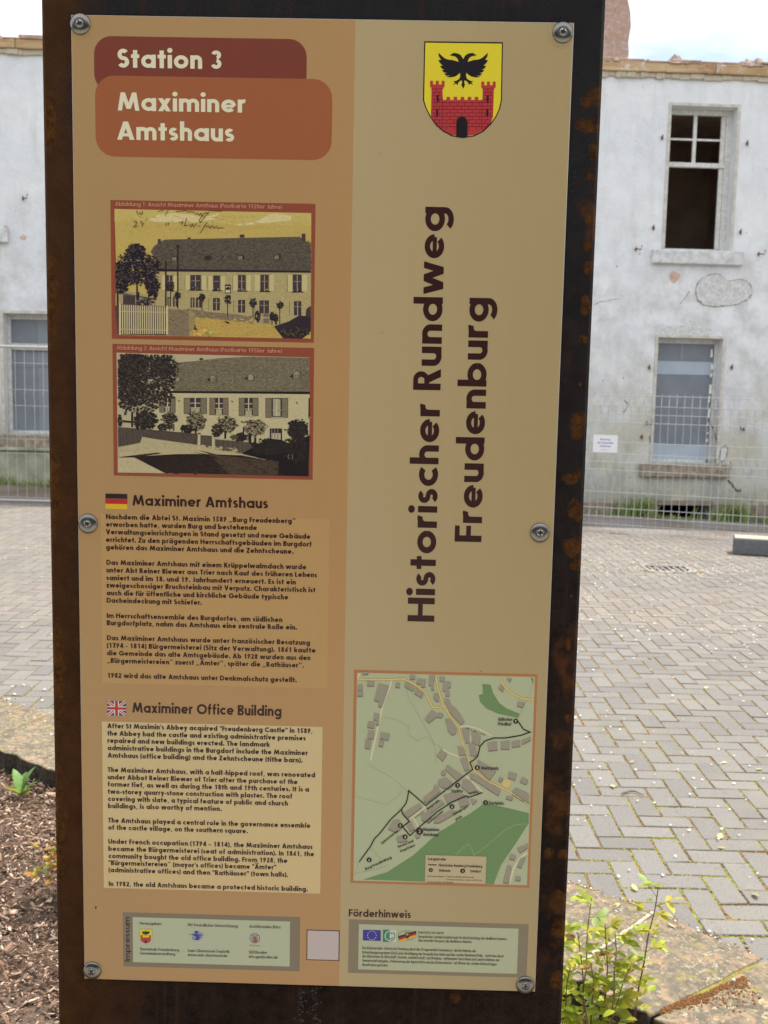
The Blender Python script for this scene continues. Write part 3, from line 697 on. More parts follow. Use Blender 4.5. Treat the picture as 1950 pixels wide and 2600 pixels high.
# weeds
def leaf_blade(mb, x, y, z, h, a, lean, w_):
    dx, dy = cos(a), sin(a); V = []
    for i in range(4):
        t = i/3; r = lean*h*t*t; zz = z+h*(t-.25*lean*t*t); ww = w_*(1-t)**.7*(1 if i else .8)
        V += [(x+dx*r-dy*ww, y+dy*r+dx*ww, zz), (x+dx*r+dy*ww, y+dy*r-dx*ww, zz)]
    mb.add(V, [(0, 1, 3, 2), (2, 3, 5, 4), (4, 5, 7, 6)])
def leafmat(name, c, var=.35, trans=.35):
    m = NT(name); g = m.n('ShaderNodeNewGeometry'); oi = m.n('ShaderNodeObjectInfo'); r = m.math('FRACT', m.math('ADD', g.outputs['Random Per Island'], oi.outputs['Random']))
    n = m.noise(m.coords(), 60, 3); c2 = m.mix(r, tuple(x*(1-var) for x in c), tuple(x*(1+var) for x in c)); c2 = m.mix(.4, c2, n, 'OVERLAY')
    m.color(c2); m.set(.45, 0, .4)
    tr = m.n('ShaderNodeBsdfTranslucent'); ms = m.n('ShaderNodeMixShader'); m.l(c2, tr.inputs[0]); ms.inputs[0].default_value = trans
    o = m.t.nodes['Material Output']; m.l(m.b.outputs[0], ms.inputs[1]); m.l(tr.outputs[0], ms.inputs[2]); m.l(ms.outputs[0], o.inputs[0]); return m.m
M_WEED = leafmat("weed_green", (.30, .40, .11))
def weeds(label, spots):
    mb = MB()
    for s, dpt, n, h in spots:
        for _ in range(n):
            x = s+random.gauss(0, .10); y = 14.93+.0524*x-abs(random.gauss(dpt, .06)); z = gz(x, y)
            leaf_blade(mb, x, y, z, h*random.uniform(.35, 1.1), random.uniform(0, 2*pi), random.uniform(.2, .9), random.uniform(.005, .014))
    tag(mb.build("weeds", M_WEED), label, "weeds", kind='stuff')
weeds("green weeds growing along the house wall around the cellar opening", [(3.5, .06, 70, .30), (3.75, .08, 150, .36), (3.15, .08, 25, .14), (4.0, .3, 40, .10), (4.3, .35, 25, .08), (4.5, .1, 7, .28), (4.95, .12, 110, .24), (5.15, .12, 190, .34), (5.6, .1, 40, .18), (2.8, .1, 12, .1), (5.95, .1, 50, .2)])
weeds("green weeds at the foot of the wall behind the site fence", [(-4.45, .1, 120, .25), (-4.6, .15, 90, .18), (-5.3, .1, 60, .14), (-5.0, .15, 50, .1), (-5.7, .1, 60, .14)])
# ---------------------------------------------------------------- information sign
PW, PH = .5985, 1.223
SX, SY, SZ, SYAW = -.38504, 1.3, 2.08394, -.01373
sign = tag(empty("information_sign", (SX+PW/2, SY+.035, -.12), SYAW), "tall rusty steel information sign with tan printed panel in the foreground", "information sign")
RUST = ((1157, 2544, 17, 16), (1508, 250, 34, 17), (1515, 232, 20, 12), (1495, 315, 34, 20), (1510, 385, 12, 18), (1507, 445, 10, 14), (1506, 480, 7, 8), (1503, 550, 10, 14), (1498, 622, 11, 14), (1497, 680, 12, 18), (1489, 775, 13, 26), (1481, 862, 15, 12), (1483, 975, 6, 8), (1473, 1072, 24, 32), (1468, 1095, 18, 22), (1452, 1215, 26, 16), (1468, 1205, 16, 14), (1463, 1290, 17, 24), (1463, 1310, 14, 14), (1452, 1395, 20, 19), (1464, 1385, 14, 14), (1462, 1440, 14, 14), (1456, 1522, 4, 4), (1440, 2020, 14, 9), (1436, 2068, 12, 10), (1400, 2176, 15, 14), (1436, 2178, 13, 14), (1430, 2282, 14, 14), (1424, 2365, 20, 26), (1420, 2500, 18, 26), (1452, 1640, 8, 18), (1447, 1830, 7, 14), (120, 760, 26, 120), (128, 1250, 22, 130), (140, 1700, 20, 160), (142, 2100, 24, 160), (118, 300, 20, 80))
pv_ = [(0, 0), (PW, 0), (PW, -PH), (0, -PH)]
CORN = [(178, 33), (1460, 55), (1361, 2524), (213, 2490)]
A_ = []; b_ = []
for (x, y), (u, v) in zip(CORN, [(0, 0), (PW, 0), (PW, PH), (0, PH)]):
    A_ += [[x, y, 1, 0, 0, 0, -u*x, -u*y], [0, 0, 0, x, y, 1, -v*x, -v*y]]; b_ += [u, v]
HM = np.append(np.linalg.solve(np.array(A_, float), np.array(b_, float)), 1).reshape(3, 3)
def UV(x, y):
    q = HM @ np.array([x, y, 1.0]); return (q[0]/q[2], q[1]/q[2])
def mpp(y): return PW/(1282-134*(y-55)/2469)       # metres per photo pixel on the panel at that height
def steel_material():
    m = NT("weathering_steel"); v = m.coords(); sep = m.n('ShaderNodeSeparateXYZ'); m.l(v, sep.inputs[0])
    n1 = m.noise(v, 5, 5, .6, stretch=(1.3, 1, .8)); n2 = m.noise(v, 42, 6, .75); n3 = m.noise(v, 420, 4, .8); st = m.noise(v, 9, 4, .6, stretch=(7, 1, .35))
    c = m.mix(m.ramp(n2, [(.35, 0.), (.65, 1.)]), (.011, .0065, .0052), (.030, .017, .0125))
    # bluish mill scale near the top, brown towards the foot and the left edge
    topz = m.ramp(m.math('ADD', m.math('MULTIPLY', sep.outputs['Z'], .45), m.math('MULTIPLY', m.math('SUBTRACT', n1, .5), .5)), [(.62, 0.), (.95, 1.)])
    c = m.mix(topz, c, m.mix(n2, (.012, .0125, .015), (.028, .028, .031)))
    left = m.ramp(m.math('ADD', m.math('MULTIPLY', sep.outputs['X'], -2.2), m.math('MULTIPLY', m.math('SUBTRACT', n1, .5), .7)), [(.52, 0.), (.70, 1.)])
    c = m.mix(m.math('MULTIPLY', left, .85), c, m.mix(n2, (.028, .011, .0045), (.105, .042, .012)))
    c = m.mix(m.ramp(st, [(.56, 0.), (.68, .6)]), c, (.045, .022, .014))
    sp = m.ramp(n3, [(.56, 0.), (.68, .8)]); c = m.mix(m.math('MULTIPLY', sp, m.ramp(m.noise(v, 7, 4, .6), [(.4, .1), (.6, .9)])), c, (.095, .078, .075))
    # orange rust blooms
    b1 = m.noise(v, 15, 4, .55, stretch=(1, 1, .8)); edge = m.ramp(m.math('ADD', m.math('MULTIPLY', sep.outputs['X'], 1.), .5), [(.70, .0), (.815, 1.)])
    bloom = m.math('MULTIPLY', m.ramp(b1, [(.60, 0.), (.68, .55)]), edge); c = m.mix(bloom, c, m.mix(m.ramp(n2, [(.3, 0.), (.7, 1.)]), (.07, .025, .009), (.15, .058, .014)))
    dn = m.n('ShaderNodeTexNoise'); dn.inputs['Scale'].default_value = 38; dn.inputs['Detail'].default_value = 5; m.l(v, dn.inputs['Vector'])
    dv = m.n('ShaderNodeVectorMath', operation='MULTIPLY_ADD'); m.l(dn.outputs['Color'], dv.inputs[0]); dv.inputs[1].default_value = (.022,)*3; m.l(v, dv.inputs[2]); cur = None
    for (x, y, rx, ry) in RUST:
        u_, v_ = UV(x, y); k_ = mpp(y); cx_, cz_ = -PW/2+u_+.011, SZ+.12-v_+.011
        mp_ = m.n('ShaderNodeMapping', vector_type='TEXTURE'); mp_.inputs['Location'].default_value = (cx_, 0, cz_); mp_.inputs['Scale'].default_value = (rx*k_, 10, ry*k_); m.l(dv.outputs[0], mp_.inputs[0])
        ln = m.n('ShaderNodeVectorMath', operation='LENGTH'); m.l(mp_.outputs[0], ln.inputs[0]); cur = ln.outputs[1] if cur is None else m.math('MINIMUM', cur, ln.outputs[1])
    soft = m.ramp(m.math('ADD', cur, m.math('MULTIPLY', m.math('SUBTRACT', n2, .5), 1.1)), [(.55, 1.), (1., .55), (1.35, 0.)])
    c = m.mix(m.math('MULTIPLY', soft, .92), c, m.mix(m.ramp(m.noise(v, 110, 6, .75), [(.35, 0.), (.66, 1.)]), (.030, .010, .004), (.125, .053, .012)))
    b2 = m.ramp(m.noise(v, 11, 4, .6), [(.60, 0.), (.72, .4)]); c = m.mix(b2, c, (.045, .017, .008))
    m.color(c); m.bump(m.math('ADD', n2, m.math('MULTIPLY', n3, .6)), .45, .0025); m.set(.78, .0, .07); return m.m
M_STEEL = steel_material()
SWL = .0372
sb = MB(); sb.box(-PW/2-SWL, PW/2+SWL, -.031, .031, 0, 2.42, .004); sb.build("steel_slab", M_STEEL, sign)
M_FOOT = concrete("sign_foundation_concrete", (.35, .33, .3)); MB().box(-.42, .42, -.12, .12, -.15, .012, .01).build("foundation", M_FOOT, sign)

panel = link("panel", None, sign)
# the panel's own frame: origin at its upper left corner, x right, z up, front towards -y
GAIN = 1.5
def K(r, g, b, a=0.): return tuple(min(.85, lin(q)*GAIN*t) for q, t in zip((r, g, b), (1.0, 1., 1.02)))+(a,)

def print_material(rough=.33):
    m = NT("printed_film"); at = m.n('ShaderNodeAttribute', attribute_name='Col'); v = m.coords()
    n = m.noise(v, 900, 3, .8); n2 = m.noise(v, 260, 5, .75, stretch=(1, 1, 1.6)); n3 = m.noise(v, 2.2, 3, .5)
    g = m.math('MULTIPLY', m.math('ADD', m.ramp(n, [(.3, 0.), (.7, 1.)]), m.ramp(n2, [(.3, 0.), (.7, 1.)])), .5)
    grain = m.math('ADD', 1., m.math('MULTIPLY', m.math('SUBTRACT', g, .5), m.math('MULTIPLY', at.outputs['Alpha'], 2.)))
    n4 = m.noise(v, 14, 6, .7, stretch=(4, 1, .3)); n5 = m.noise(v, 60, 5, .7)
    tone = m.math('ADD', m.math('ADD', .91, m.math('MULTIPLY', n3, .08)), m.math('MULTIPLY', m.math('ADD', n4, n5), .05))
    vm = m.n('ShaderNodeVectorMath', operation='SCALE'); m.l(at.outputs['Color'], vm.inputs[0]); m.l(m.math('MULTIPLY', grain, tone), vm.inputs[3])
    m.color(vm.outputs[0]); m.set(rough, 0, .4); m.l(m.math('ADD', rough-.10, m.math('MULTIPLY', n4, .22)), m.b.inputs['Roughness']); m.bump(n3, .03, .01); return m.m
M_PRINT = print_material()

class Print:
    """flat print in panel coordinates (u right, v down); every layer lies a hair above the one below"""
    def __init__(s, base=1): s.v = []; s.f = []; s.c = []; s.base = base; s.k = 0
    def quadlist(s, P, F, col, layer=0):
        n = len(s.v); s.k = (s.k+1) % 12; y = -(s.base+layer)*.00012-s.k*.000004
        s.v += [(u, y, -v) for u, v in P]
        for f in F: s.f.append(tuple(i+n for i in f)); s.c.append(col)
    def poly(s, P, col, layer=0, px=True):
        if px: P = [UV(*p) for p in P]
        s.quadlist(P, [tuple(range(len(P)))[::-1]], col, layer)
    def rect(s, x0, y0, x1, y1, col, layer=0):       # rectangle spanned by two photo corners, square to the panel
        (a, b), (c, d) = UV(x0, y0), UV(x1, y1); s.poly([(a, b), (c, b), (c, d), (a, d)], col, layer, False)
    def rectuv(s, a, b, c, d, col, layer=0): s.poly([(a, b), (c, b), (c, d), (a, d)], col, layer, False)
    def line(s, P, w, col, layer=0, px=True, closed=False):
        """polyline of width w (photo px if px)"""
        if px: w = w*mpp(P[0][1]); P = [UV(*p) for p in P]
        if closed: P = P+[P[0]]
        Q, F = strip(P, w); s.quadlist(Q, F, col, layer)
    def disc(s, x, y, r, col, layer=0, n=18, ry=None):
        u, v = UV(x, y); k = mpp(y); ry = ry or r
        s.poly([(u+r*k*cos(2*pi*i/n), v+ry*k*sin(2*pi*i/n)) for i in range(n)], col, layer, False)
    def build(s, name, parent=None, mat=None):
        return link(name, mesh(name, s.v, s.f, mat or M_PRINT, cols=s.c), parent or panel)
def strip(P, w):
    n = len(P); Q = []; F = []; h = w/2
    for i in range(n):
        if i == 0: d0 = d1 = (P[1][0]-P[0][0], P[1][1]-P[0][1])
        elif i == n-1: d0 = d1 = (P[i][0]-P[i-1][0], P[i][1]-P[i-1][1])
        else: d0 = (P[i][0]-P[i-1][0], P[i][1]-P[i-1][1]); d1 = (P[i+1][0]-P[i][0], P[i+1][1]-P[i][1])
        l0 = hypot(*d0) or 1e-9; l1 = hypot(*d1) or 1e-9; n0 = (-d0[1]/l0, d0[0]/l0); n1 = (-d1[1]/l1, d1[0]/l1)
        mx_, my_ = n0[0]+n1[0], n0[1]+n1[1]; L = hypot(mx_, my_) or 1e-9; mx_, my_ = mx_/L, my_/L
        k = h/max(.35, mx_*n0[0]+my_*n0[1]); Q += [(P[i][0]+mx_*k, P[i][1]+my_*k), (P[i][0]-mx_*k, P[i][1]-my_*k)]
    for i in range(n-1): F.append((2*i, 2*i+1, 2*i+3, 2*i+2))
    return Q, F

# ---- a geometric sans drawn with strokes: cap height 1, x-height .71
def arc(cx, cy, rx, ry, a0, a1, seg=15):
    n = max(2, int(abs(a1-a0)/seg+.999)); return [(cx+rx*cos(RAD(a0+(a1-a0)*i/n)), cy+ry*sin(RAD(a0+(a1-a0)*i/n))) for i in range(n+1)]
def glyphs(w, seg):
    h = w/2; X = .71; A = 1.06; D = -.32; r = X/2; q = r-h; ww = w*.86; G = {}
    def ar(*a): return arc(*a, seg=seg)
    def S(*P): return ('s', list(P), w)
    def T(P, k=.86): return ('s', P, w*k)
    def dg(x0, y0, x1, y1, k=1.1): return ('p', [(x0, y0), (x0+w*k, y0), (x1+w*k, y1), (x1, y1)])
    def dot(x, y, k=.62): return ('p', [(x+w*k*cos(2*pi*i/10), y+w*k*sin(2*pi*i/10)) for i in range(10)])
    rxo = r*1.04-h; cw = 2*(rxo+h)
    ring = lambda cx, cy=r: ('s', ar(cx, cy, rxo, q, 0, 360), w*.96)
    o_ = lambda: [ring(rxo+h)]
    a_ = o_()+[S((cw-h, 0), (cw-h, X))]
    G['o'] = (cw, o_()); G['a'] = (cw, a_); G['d'] = (cw, o_()+[S((cw-h, 0), (cw-h, A))]); G['q'] = (cw, o_()+[S((cw-h, D), (cw-h, X))])
    G['b'] = (cw, o_()+[S((h, 0), (h, A))]); G['p'] = (cw, o_()+[S((h, D), (h, X))])
    G['g'] = (cw, o_()+[('s', [(cw-h, X)]+ar(rxo+h, .0, rxo, -(D+h), 0, -145), w*.94)])
    G['c'] = (cw-.13, [('s', ar(rxo+h, r, rxo, q, 48, 312), w*.96)])
    G['e'] = (cw-.01, [('s', ar(rxo+h, r, rxo, q, -8+8, 318), w*.94), ('s', [(w*.6, r-.01), (cw-w*.45, r-.01)], w*.72)])
    an = .60; xr = an-h; rc = (xr-h)/2; ry = min(rc, .24)
    arch = lambda x0, x1: ('s', ar((x0+x1)/2, X-h-ry+h*.12, (x1-x0)/2, ry, 165, 0)+[(x1, 0)], w*.96)
    G['n'] = (an, [S((h, 0), (h, X)), arch(h, xr)]); G['h'] = (an, [S((h, 0), (h, A)), arch(h, xr)])
    G['m'] = (1.0, [S((h, 0), (h, X)), arch(h, .5), arch(.5, 1.-h)])
    G['u'] = (an, [('s', [(h, X)]+ar((h+xr)/2, h+ry-h*.12, (xr-h)/2, ry, 180, 360), w*.96), S((xr, 0), (xr, X))])
    G['r'] = (.40, [S((h, 0), (h, X)), T(ar(h+.21, X-.27, .2, .27-h*.8, 165, 72), .95)])
    G['i'] = (w, [S((h, 0), (h, X)), dot(h, .95)]); G['l'] = (w, [S((h, 0), (h, A))])
    G['j'] = (w, [S((h, D), (h, X)), dot(h, .95)])
    G['t'] = (.42, [S((.21, 0), (.21, .94)), T([(.0, X-ww/2), (.42, X-ww/2)])])
    G['f'] = (.40, [('s', [(.16, 0)]+ar(.16+.16, A-.17-h*.9, .16, .17, 180, 85), w*.96), T([(.0, X-ww/2), (.38, X-ww/2)])])
    G['k'] = (.62, [S((h, 0), (h, A)), dg(w*.7, .33, .36, X), dg(.40, 0, .12, .46)])
    G['v'] = (.64, [dg(.32-w*.55, 0, 0, X), dg(.32-w*.55, 0, .64-w*1.1, X)])
    G['w'] = (1.0, [dg(.27-w*.5, 0, 0, X, 1), dg(.27-w*.5, 0, .5-w*.5, X, 1), dg(.73-w*.5, 0, .5-w*.5, X, 1), dg(.73-w*.5, 0, 1-w, X, 1)])
    G['x'] = (.64, [dg(0, 0, .64-w*1.15, X, 1.15), dg(.64-w*1.15, 0, 0, X, 1.15)])
    G['y'] = (.64, [dg(.32-w*.5, .06, 0, X), dg(.10, D, .64-w*1.1, X)])
    G['z'] = (.54, [T([(.02, X-ww/2), (.54, X-ww/2)]), T([(0, ww/2), (.54, ww/2)]), dg(0, ww*.5, .54-w*1.25, X-ww*.5, 1.25)])
    def ess(W, Hh, ws):
        hh = ws/2; r_ = (Hh-ws)/4; rx = W/2-hh
        return ar(W/2, Hh-hh-r_, rx*.92, r_, 35, 262)+ar(W/2, hh+r_, rx, r_, 82, -148)
    G['s'] = (.46, [('s', ess(.46, X, ww), ww)]); G['S'] = (.60, [('s', ess(.60, 1, w*.95), w*.95)])
    G['ß'] = (.62, [('s', [(h, 0)]+ar(h+.17, A-.2-h, .17, .2, 180, -60)+ar(.36, .25+h*.3, .18, .25-h*.7, 90, -120), w*.92)])
    R_ = .54; 
    G['O'] = (1.06, [('s', ar(.53, .5, .53-h, .5-h, 0, 360), w)]); G['Q'] = (1.06, [('s', ar(.53, .5, .53-h, .5-h, 0, 360), w), dg(.8, 0, .55, .32)])
    G['C'] = (.86, [('s', ar(.53, .5, .53-h, .5-h, 48, 312), w)])
    G['G'] = (1.0, [('s', ar(.53, .5, .53-h, .5-h, 45, 360), w), T([(.55, .48), (1.04-h*.1, .48)])])
    G['A'] = (.86, [dg(0, 0, .43-w*.55, 1), dg(.86-w*1.1, 0, .43-w*.55, 1), T([(.2, .27), (.66, .27)], .8)])
    G['B'] = (.64, [S((h, 0), (h, 1)), T([(h, 1-ww/2)]+ar(.36, .76, .18, .24-ww/2, 90, -90)+[(h, .52)]), T([(h, .52)]+ar(.36, .26+.0, .64-.36-ww/2, .26-ww/2, 90, -90)+[(h, ww/2)])])
    G['D'] = (.82, [S((h, 0), (h, 1)), T([(h, 1-ww/2)]+ar(.32, .5, .5-ww/2, .5-ww/2, 90, -90)+[(h, ww/2)], .9)])
    G['E'] = (.54, [S((h, 0), (h, 1))]+[T([(h, y), (.54, y)]) for y in (ww/2, .52, 1-ww/2)])
    G['F'] = (.52, [S((h, 0), (h, 1))]+[T([(h, y), (.52, y)]) for y in (.49, 1-ww/2)])
    G['H'] = (.78, [S((h, 0), (h, 1)), S((.78-h, 0), (.78-h, 1)), T([(h, .53), (.78-h, .53)])])
    G['I'] = (w, [S((h, 0), (h, 1))]); G['L'] = (.50, [S((h, 0), (h, 1)), T([(h, ww/2), (.50, ww/2)])])
    G['J'] = (.42, [('s', [(.42-h, 1)]+ar(.17, .22, .25-h, .22-h, 0, -110), w)])
    G['K'] = (.74, [S((h, 0), (h, 1)), dg(w*.6, .46, .44, 1, 1.2), dg(.74-w*1.3, 0, .16, .56, 1.3)])
    G['M'] = (1.08, [dg(0, 0, .15, 1, 1), dg(1.08-w, 0, .93-w, 1, 1), dg(.54-w*.5, .1, .15, 1, 1), dg(.54-w*.5, .1, .93-w, 1, 1)])
    G['N'] = (.84, [S((h, 0), (h, 1)), S((.84-h, 0), (.84-h, 1)), dg(.84-w, 0, 0, 1, 1)])
    G['P'] = (.58, [S((h, 0), (h, 1)), T([(h, 1-ww/2)]+ar(.32, .71, .26-ww/2, .29-ww/2, 90, -90)+[(h, .42+ww/2)])])
    G['R'] = (.66, G['P'][1]+[dg(.66-w*1.2, 0, .22, .46, 1.2)])
    G['T'] = (.60, [S((.30, 0), (.30, 1)), T([(0, 1-ww/2), (.60, 1-ww/2)])])
    G['U'] = (.74, [('s', [(h, 1)]+ar(.37, .33, .37-h, .33-h, 180, 360)+[(.74-h, 1)], w)])
    G['V'] = (.82, [dg(.41-w*.55, 0, 0, 1), dg(.41-w*.55, 0, .82-w*1.1, 1)])
    G['W'] = (1.24, [dg(.33-w*.5, 0, 0, 1, 1), dg(.33-w*.5, 0, .62-w*.5, 1, 1), dg(.91-w*.5, 0, .62-w*.5, 1, 1), dg(.91-w*.5, 0, 1.24-w, 1, 1)])
    G['Y'] = (.76, [S((.38, 0), (.38, .5)), dg(.38-w*.55, .4, 0, 1), dg(.38-w*.55, .4, .76-w*1.1, 1)])
    G['Z'] = (.62, [T([(.02, 1-ww/2), (.62, 1-ww/2)]), T([(0, ww/2), (.62, ww/2)]), dg(0, ww*.5, .62-w*1.2, 1-ww*.5, 1.2)])
    G['X'] = (.76, [dg(0, 0, .76-w*1.15, 1, 1.15), dg(.76-w*1.15, 0, 0, 1, 1.15)])
    nw = .60
    G['0'] = (nw, [('s', ar(.3, .5, .3-h, .5-h, 0, 360), w)])
    G['1'] = (nw, [S((.36, 0), (.36, 1)), ('p', [(.12, .82), (.36, 1), (.36, .78), (.16, .66)])])
    G['2'] = (nw, [T(ar(.3, .70, .27-h, .30-h, 172, -28)), T([(.02, ww/2), (.58, ww/2)]), dg(.02, ww*.5, .56-w*1.2, .60, 1.2)])
    G['3'] = (nw, [T(ar(.28, .75, .22-h*.6, .25-h, 165, -80)), T(ar(.28, .28, .28-h, .28-h, 85, -165))])
    G['4'] = (.64, [S((.44, 0), (.44, 1)), T([(.02, .25), (.62, .25)]), dg(.0, .25, .44-w*.6, 1, .95)])
    G['5'] = (nw, [T([(.17, 1-ww/2), (.54, 1-ww/2)]), dg(.08, .46, .14, 1, .8), T(ar(.27, .31, .30-h, .31-h, 125, -150))])
    G['6'] = (nw, [T(ar(.3, .31, .3-h, .31-h, 0, 360)), dg(.05, .38, .36, 1, 1.05)])
    G['9'] = (nw, [T(ar(.3, .69, .3-h, .31-h, 0, 360)), dg(.24-w*.9, 0, .55-w, .62, 1.05)])
    G['7'] = (nw, [T([(.02, 1-ww/2), (.58, 1-ww/2)]), dg(.12, 0, .58-w*1.15, 1-ww*.5, 1.15)])
    G['8'] = (nw, [T(ar(.3, .755, .24-h*.7, .245-ww/2, 0, 360)), T(ar(.3, .275, .3-h, .275-ww/2+.01, 0, 360))])
    G['.'] = (w*1.2, [dot(w*.6, w*.6)]); G[':'] = (w*1.2, [dot(w*.6, w*.6), dot(w*.6, X-w*.5)])
    cm = lambda x, y: ('p', [(x+w*.05, y-.18), (x+w*.65, y-.18), (x+w*1.25, y+.12), (x+w*.45, y+.12)])
    G[','] = (w*1.3, [cm(0, .04)]); G['„'] = (w*2.7, [cm(0, .04), cm(w*1.3, .04)])
    G['”'] = (w*2.7, [cm(0, .9), cm(w*1.3, .9)]); G['“'] = G['”']
    bar = lambda x: ('p', [(x, .66), (x+w*.6, .66), (x+w*.75, 1), (x-w*.1, 1)])
    G['"'] = (w*1.8, [bar(w*.1), bar(w*1.1)]); G["'"] = (w*.8, [bar(w*.1)])
    G['-'] = (.34, [T([(.02, .34), (.32, .34)])]); G['–'] = (.5, [T([(.0, .34), (.5, .34)], .7)])
    G['('] = (.26, [T(ar(.42, .42, .34, .66, 125, 235))]); G[')'] = (.26, [T(ar(-.16, .42, .34, .66, 55, -55))])
    G['/'] = (.4, [dg(0, -.1, .3, 1.05, .8)]); G['©'] = (1.06, [('s', ar(.53, .5, .48, .48, 0, 360), w*.5), ('s', ar(.53, .5, .22, .22, 48, 312), w*.6)])
    for u, b in (('ä', 'a'), ('ö', 'o'), ('ü', 'u'), ('Ä', 'A'), ('Ü', 'U'), ('Ö', 'O')):
        a, s_ = G[b]; hy = .93 if b.islower() else 1.2; G[u] = (a, s_+[dot(a/2-w*.85, hy, .55), dot(a/2+w*.85, hy, .55)])
    G[' '] = (.24, [])
    return G
_gc = {}
def text(pr, string, p0, p1=None, cap=10, w=.2, col=None, layer=2, seg=30, track=.09, vertical=False, wscale=1, uvmode=False, rot=None):
    """string from baseline start p0 to end p1 (photo px); cap height in px; fits the width"""
    key = (w, seg); G = _gc.setdefault(key, glyphs(w, seg))
    a = UV(*p0) if not uvmode else p0; k = mpp(p0[1]) if not uvmode else 1
    nat = sum(G[c][0]+track for c in string)-track
    H_ = cap*k
    if p1 is not None:
        b = UV(*p1) if not uvmode else p1
        if rot is None:                              # print runs square to the panel
            if vertical: b = (a[0], b[1])
            else: b = (b[0], a[1])
        L = hypot(b[0]-a[0], b[1]-a[1]); d = ((b[0]-a[0])/L, (b[1]-a[1])/L); sx = L/nat
    else: d = (0, -1) if vertical else (1, 0); sx = H_*wscale
    e = (d[1], -d[0])                                # up
    x = 0
    for c in string:
        adv, st = G[c]
        for t in st:
            if t[0] == 's': Q, F = strip(t[1], t[2])
            else: Q, F = t[1], [tuple(range(len(t[1])))]
            P = [(a[0]+d[0]*(x+qx)*sx+e[0]*qy*H_, a[1]+d[1]*(x+qx)*sx+e[1]*qy*H_) for qx, qy in Q]
            pr.quadlist(P, F, col, layer)
        x += adv+track
BROWN = K(46, 22, 22)
# panel plate: thin aluminium sheet; its printed ground is part of the plate's face
sheet = MB(); sheet.box(0, PW, -.0, .0028, -PH, 0, .0006)
panel_me = sheet.me("panel", NT("aluminium_sheet").set(.45, .8).m)
panel.data = None
bpy.data.objects.remove(panel); panel = link("panel", panel_me, sign, (-PW/2, -.0345, SZ+.12))
DIVU = UV(903, 47)[0]; DIVB = UV(862, 2512)[0]
pr = Print(0.6); nx, ny = 12, 24
tanc, orac, yel = (150, 123, 84), (158, 122, 81), (152, 133, 95)
e_ = .0006
for side in (0, 1):
    for i in range(nx):
        for j in range(ny):
            def pt(ii, jj):
                v = e_+(PH-2*e_)*jj/ny; dv = DIVU+(DIVB-DIVU)*jj/ny; u0, u1 = (e_, dv) if side == 0 else (dv, PW-e_); return (u0+(u1-u0)*ii/nx, v)
            def cc(ii, jj):
                if side: 
                    t = jj/ny; return K(*(a+(b-a)*(.7*ii/nx+.15*t) for a, b in zip((158, 141, 106), (148, 130, 93))))
                t = min(1, max(0, .05+.75*ii/nx+.35*jj/ny)); return K(*(a+(b-a)*t for a, b in zip(tanc, orac)))
            n = len(pr.v); P = [pt(i, j), pt(i+1, j), pt(i+1, j+1), pt(i, j+1)]; pr.v += [(u, -.00007, -v) for u, v in P]
            pr.f.append((n+3, n+2, n+1, n)); pr.c.append([cc(i, j+1), cc(i+1, j+1), cc(i+1, j), cc(i, j)])
pr.build("printed_ground")

def rounded(u0, v0, u1, v1, r, n=8, corners=(1, 1, 1, 1)):
    P = []
    for (cx, cy, a0, on) in ((u0+r, v0+r, 180, corners[0]), (u1-r, v0+r, 270, corners[1]), (u1-r, v1-r, 0, corners[2]), (u0+r, v1-r, 90, corners[3])):
        if on: P += [(cx+r*cos(RAD(a0+90*i/n)), cy+r*sin(RAD(a0+90*i/n))) for i in range(n+1)]
        else: P.append({180: (u0, v0), 270: (u1, v0), 0: (u1, v1), 90: (u0, v1)}[a0])
    return P
hz = lambda x, y: (80+x/2.0232, y/2.024)
(u0, v0), (u1, v1) = UV(*hz(316, 176)), UV(*hz(1413, 395)); pr = Print()
pr.poly(rounded(u0, v0, u1, v1+.02, .021, corners=(1, 1, 0, 1)), K(108, 54, 43), 0, False); RO = 1
(u0, v0), (u1, v1) = UV(*hz(322, 380)), UV(*hz(1541, 820)); pr.poly(rounded(u0, v0, u1, v1, .023), K(140, 82, 52), 1, False)
CRM = K(205, 193, 165)
text(pr, "Station 3", hz(438, 340), hz(980, 352), 46, .22, CRM, 3, 10)
text(pr, "Maximiner", hz(440, 562), hz(1100, 574), 45, .215, CRM, 3, 10)
text(pr, "Amtshaus", hz(437, 712), hz(1040, 725), 45, .215, CRM, 3, 10)
pr.build("heading_box")
pr = Print(); text(pr, "Historischer Rundweg", (1104, 1581), (1133, 524), 68, .205, BROWN, 1, 8, vertical=True); pr.build("title_lettering"); pr = Print(); text(pr, "Freudenburg", (1224, 1378), (1247, 756), 68, .205, BROWN, 1, 8, vertical=True)
pr.build("title_lettering")

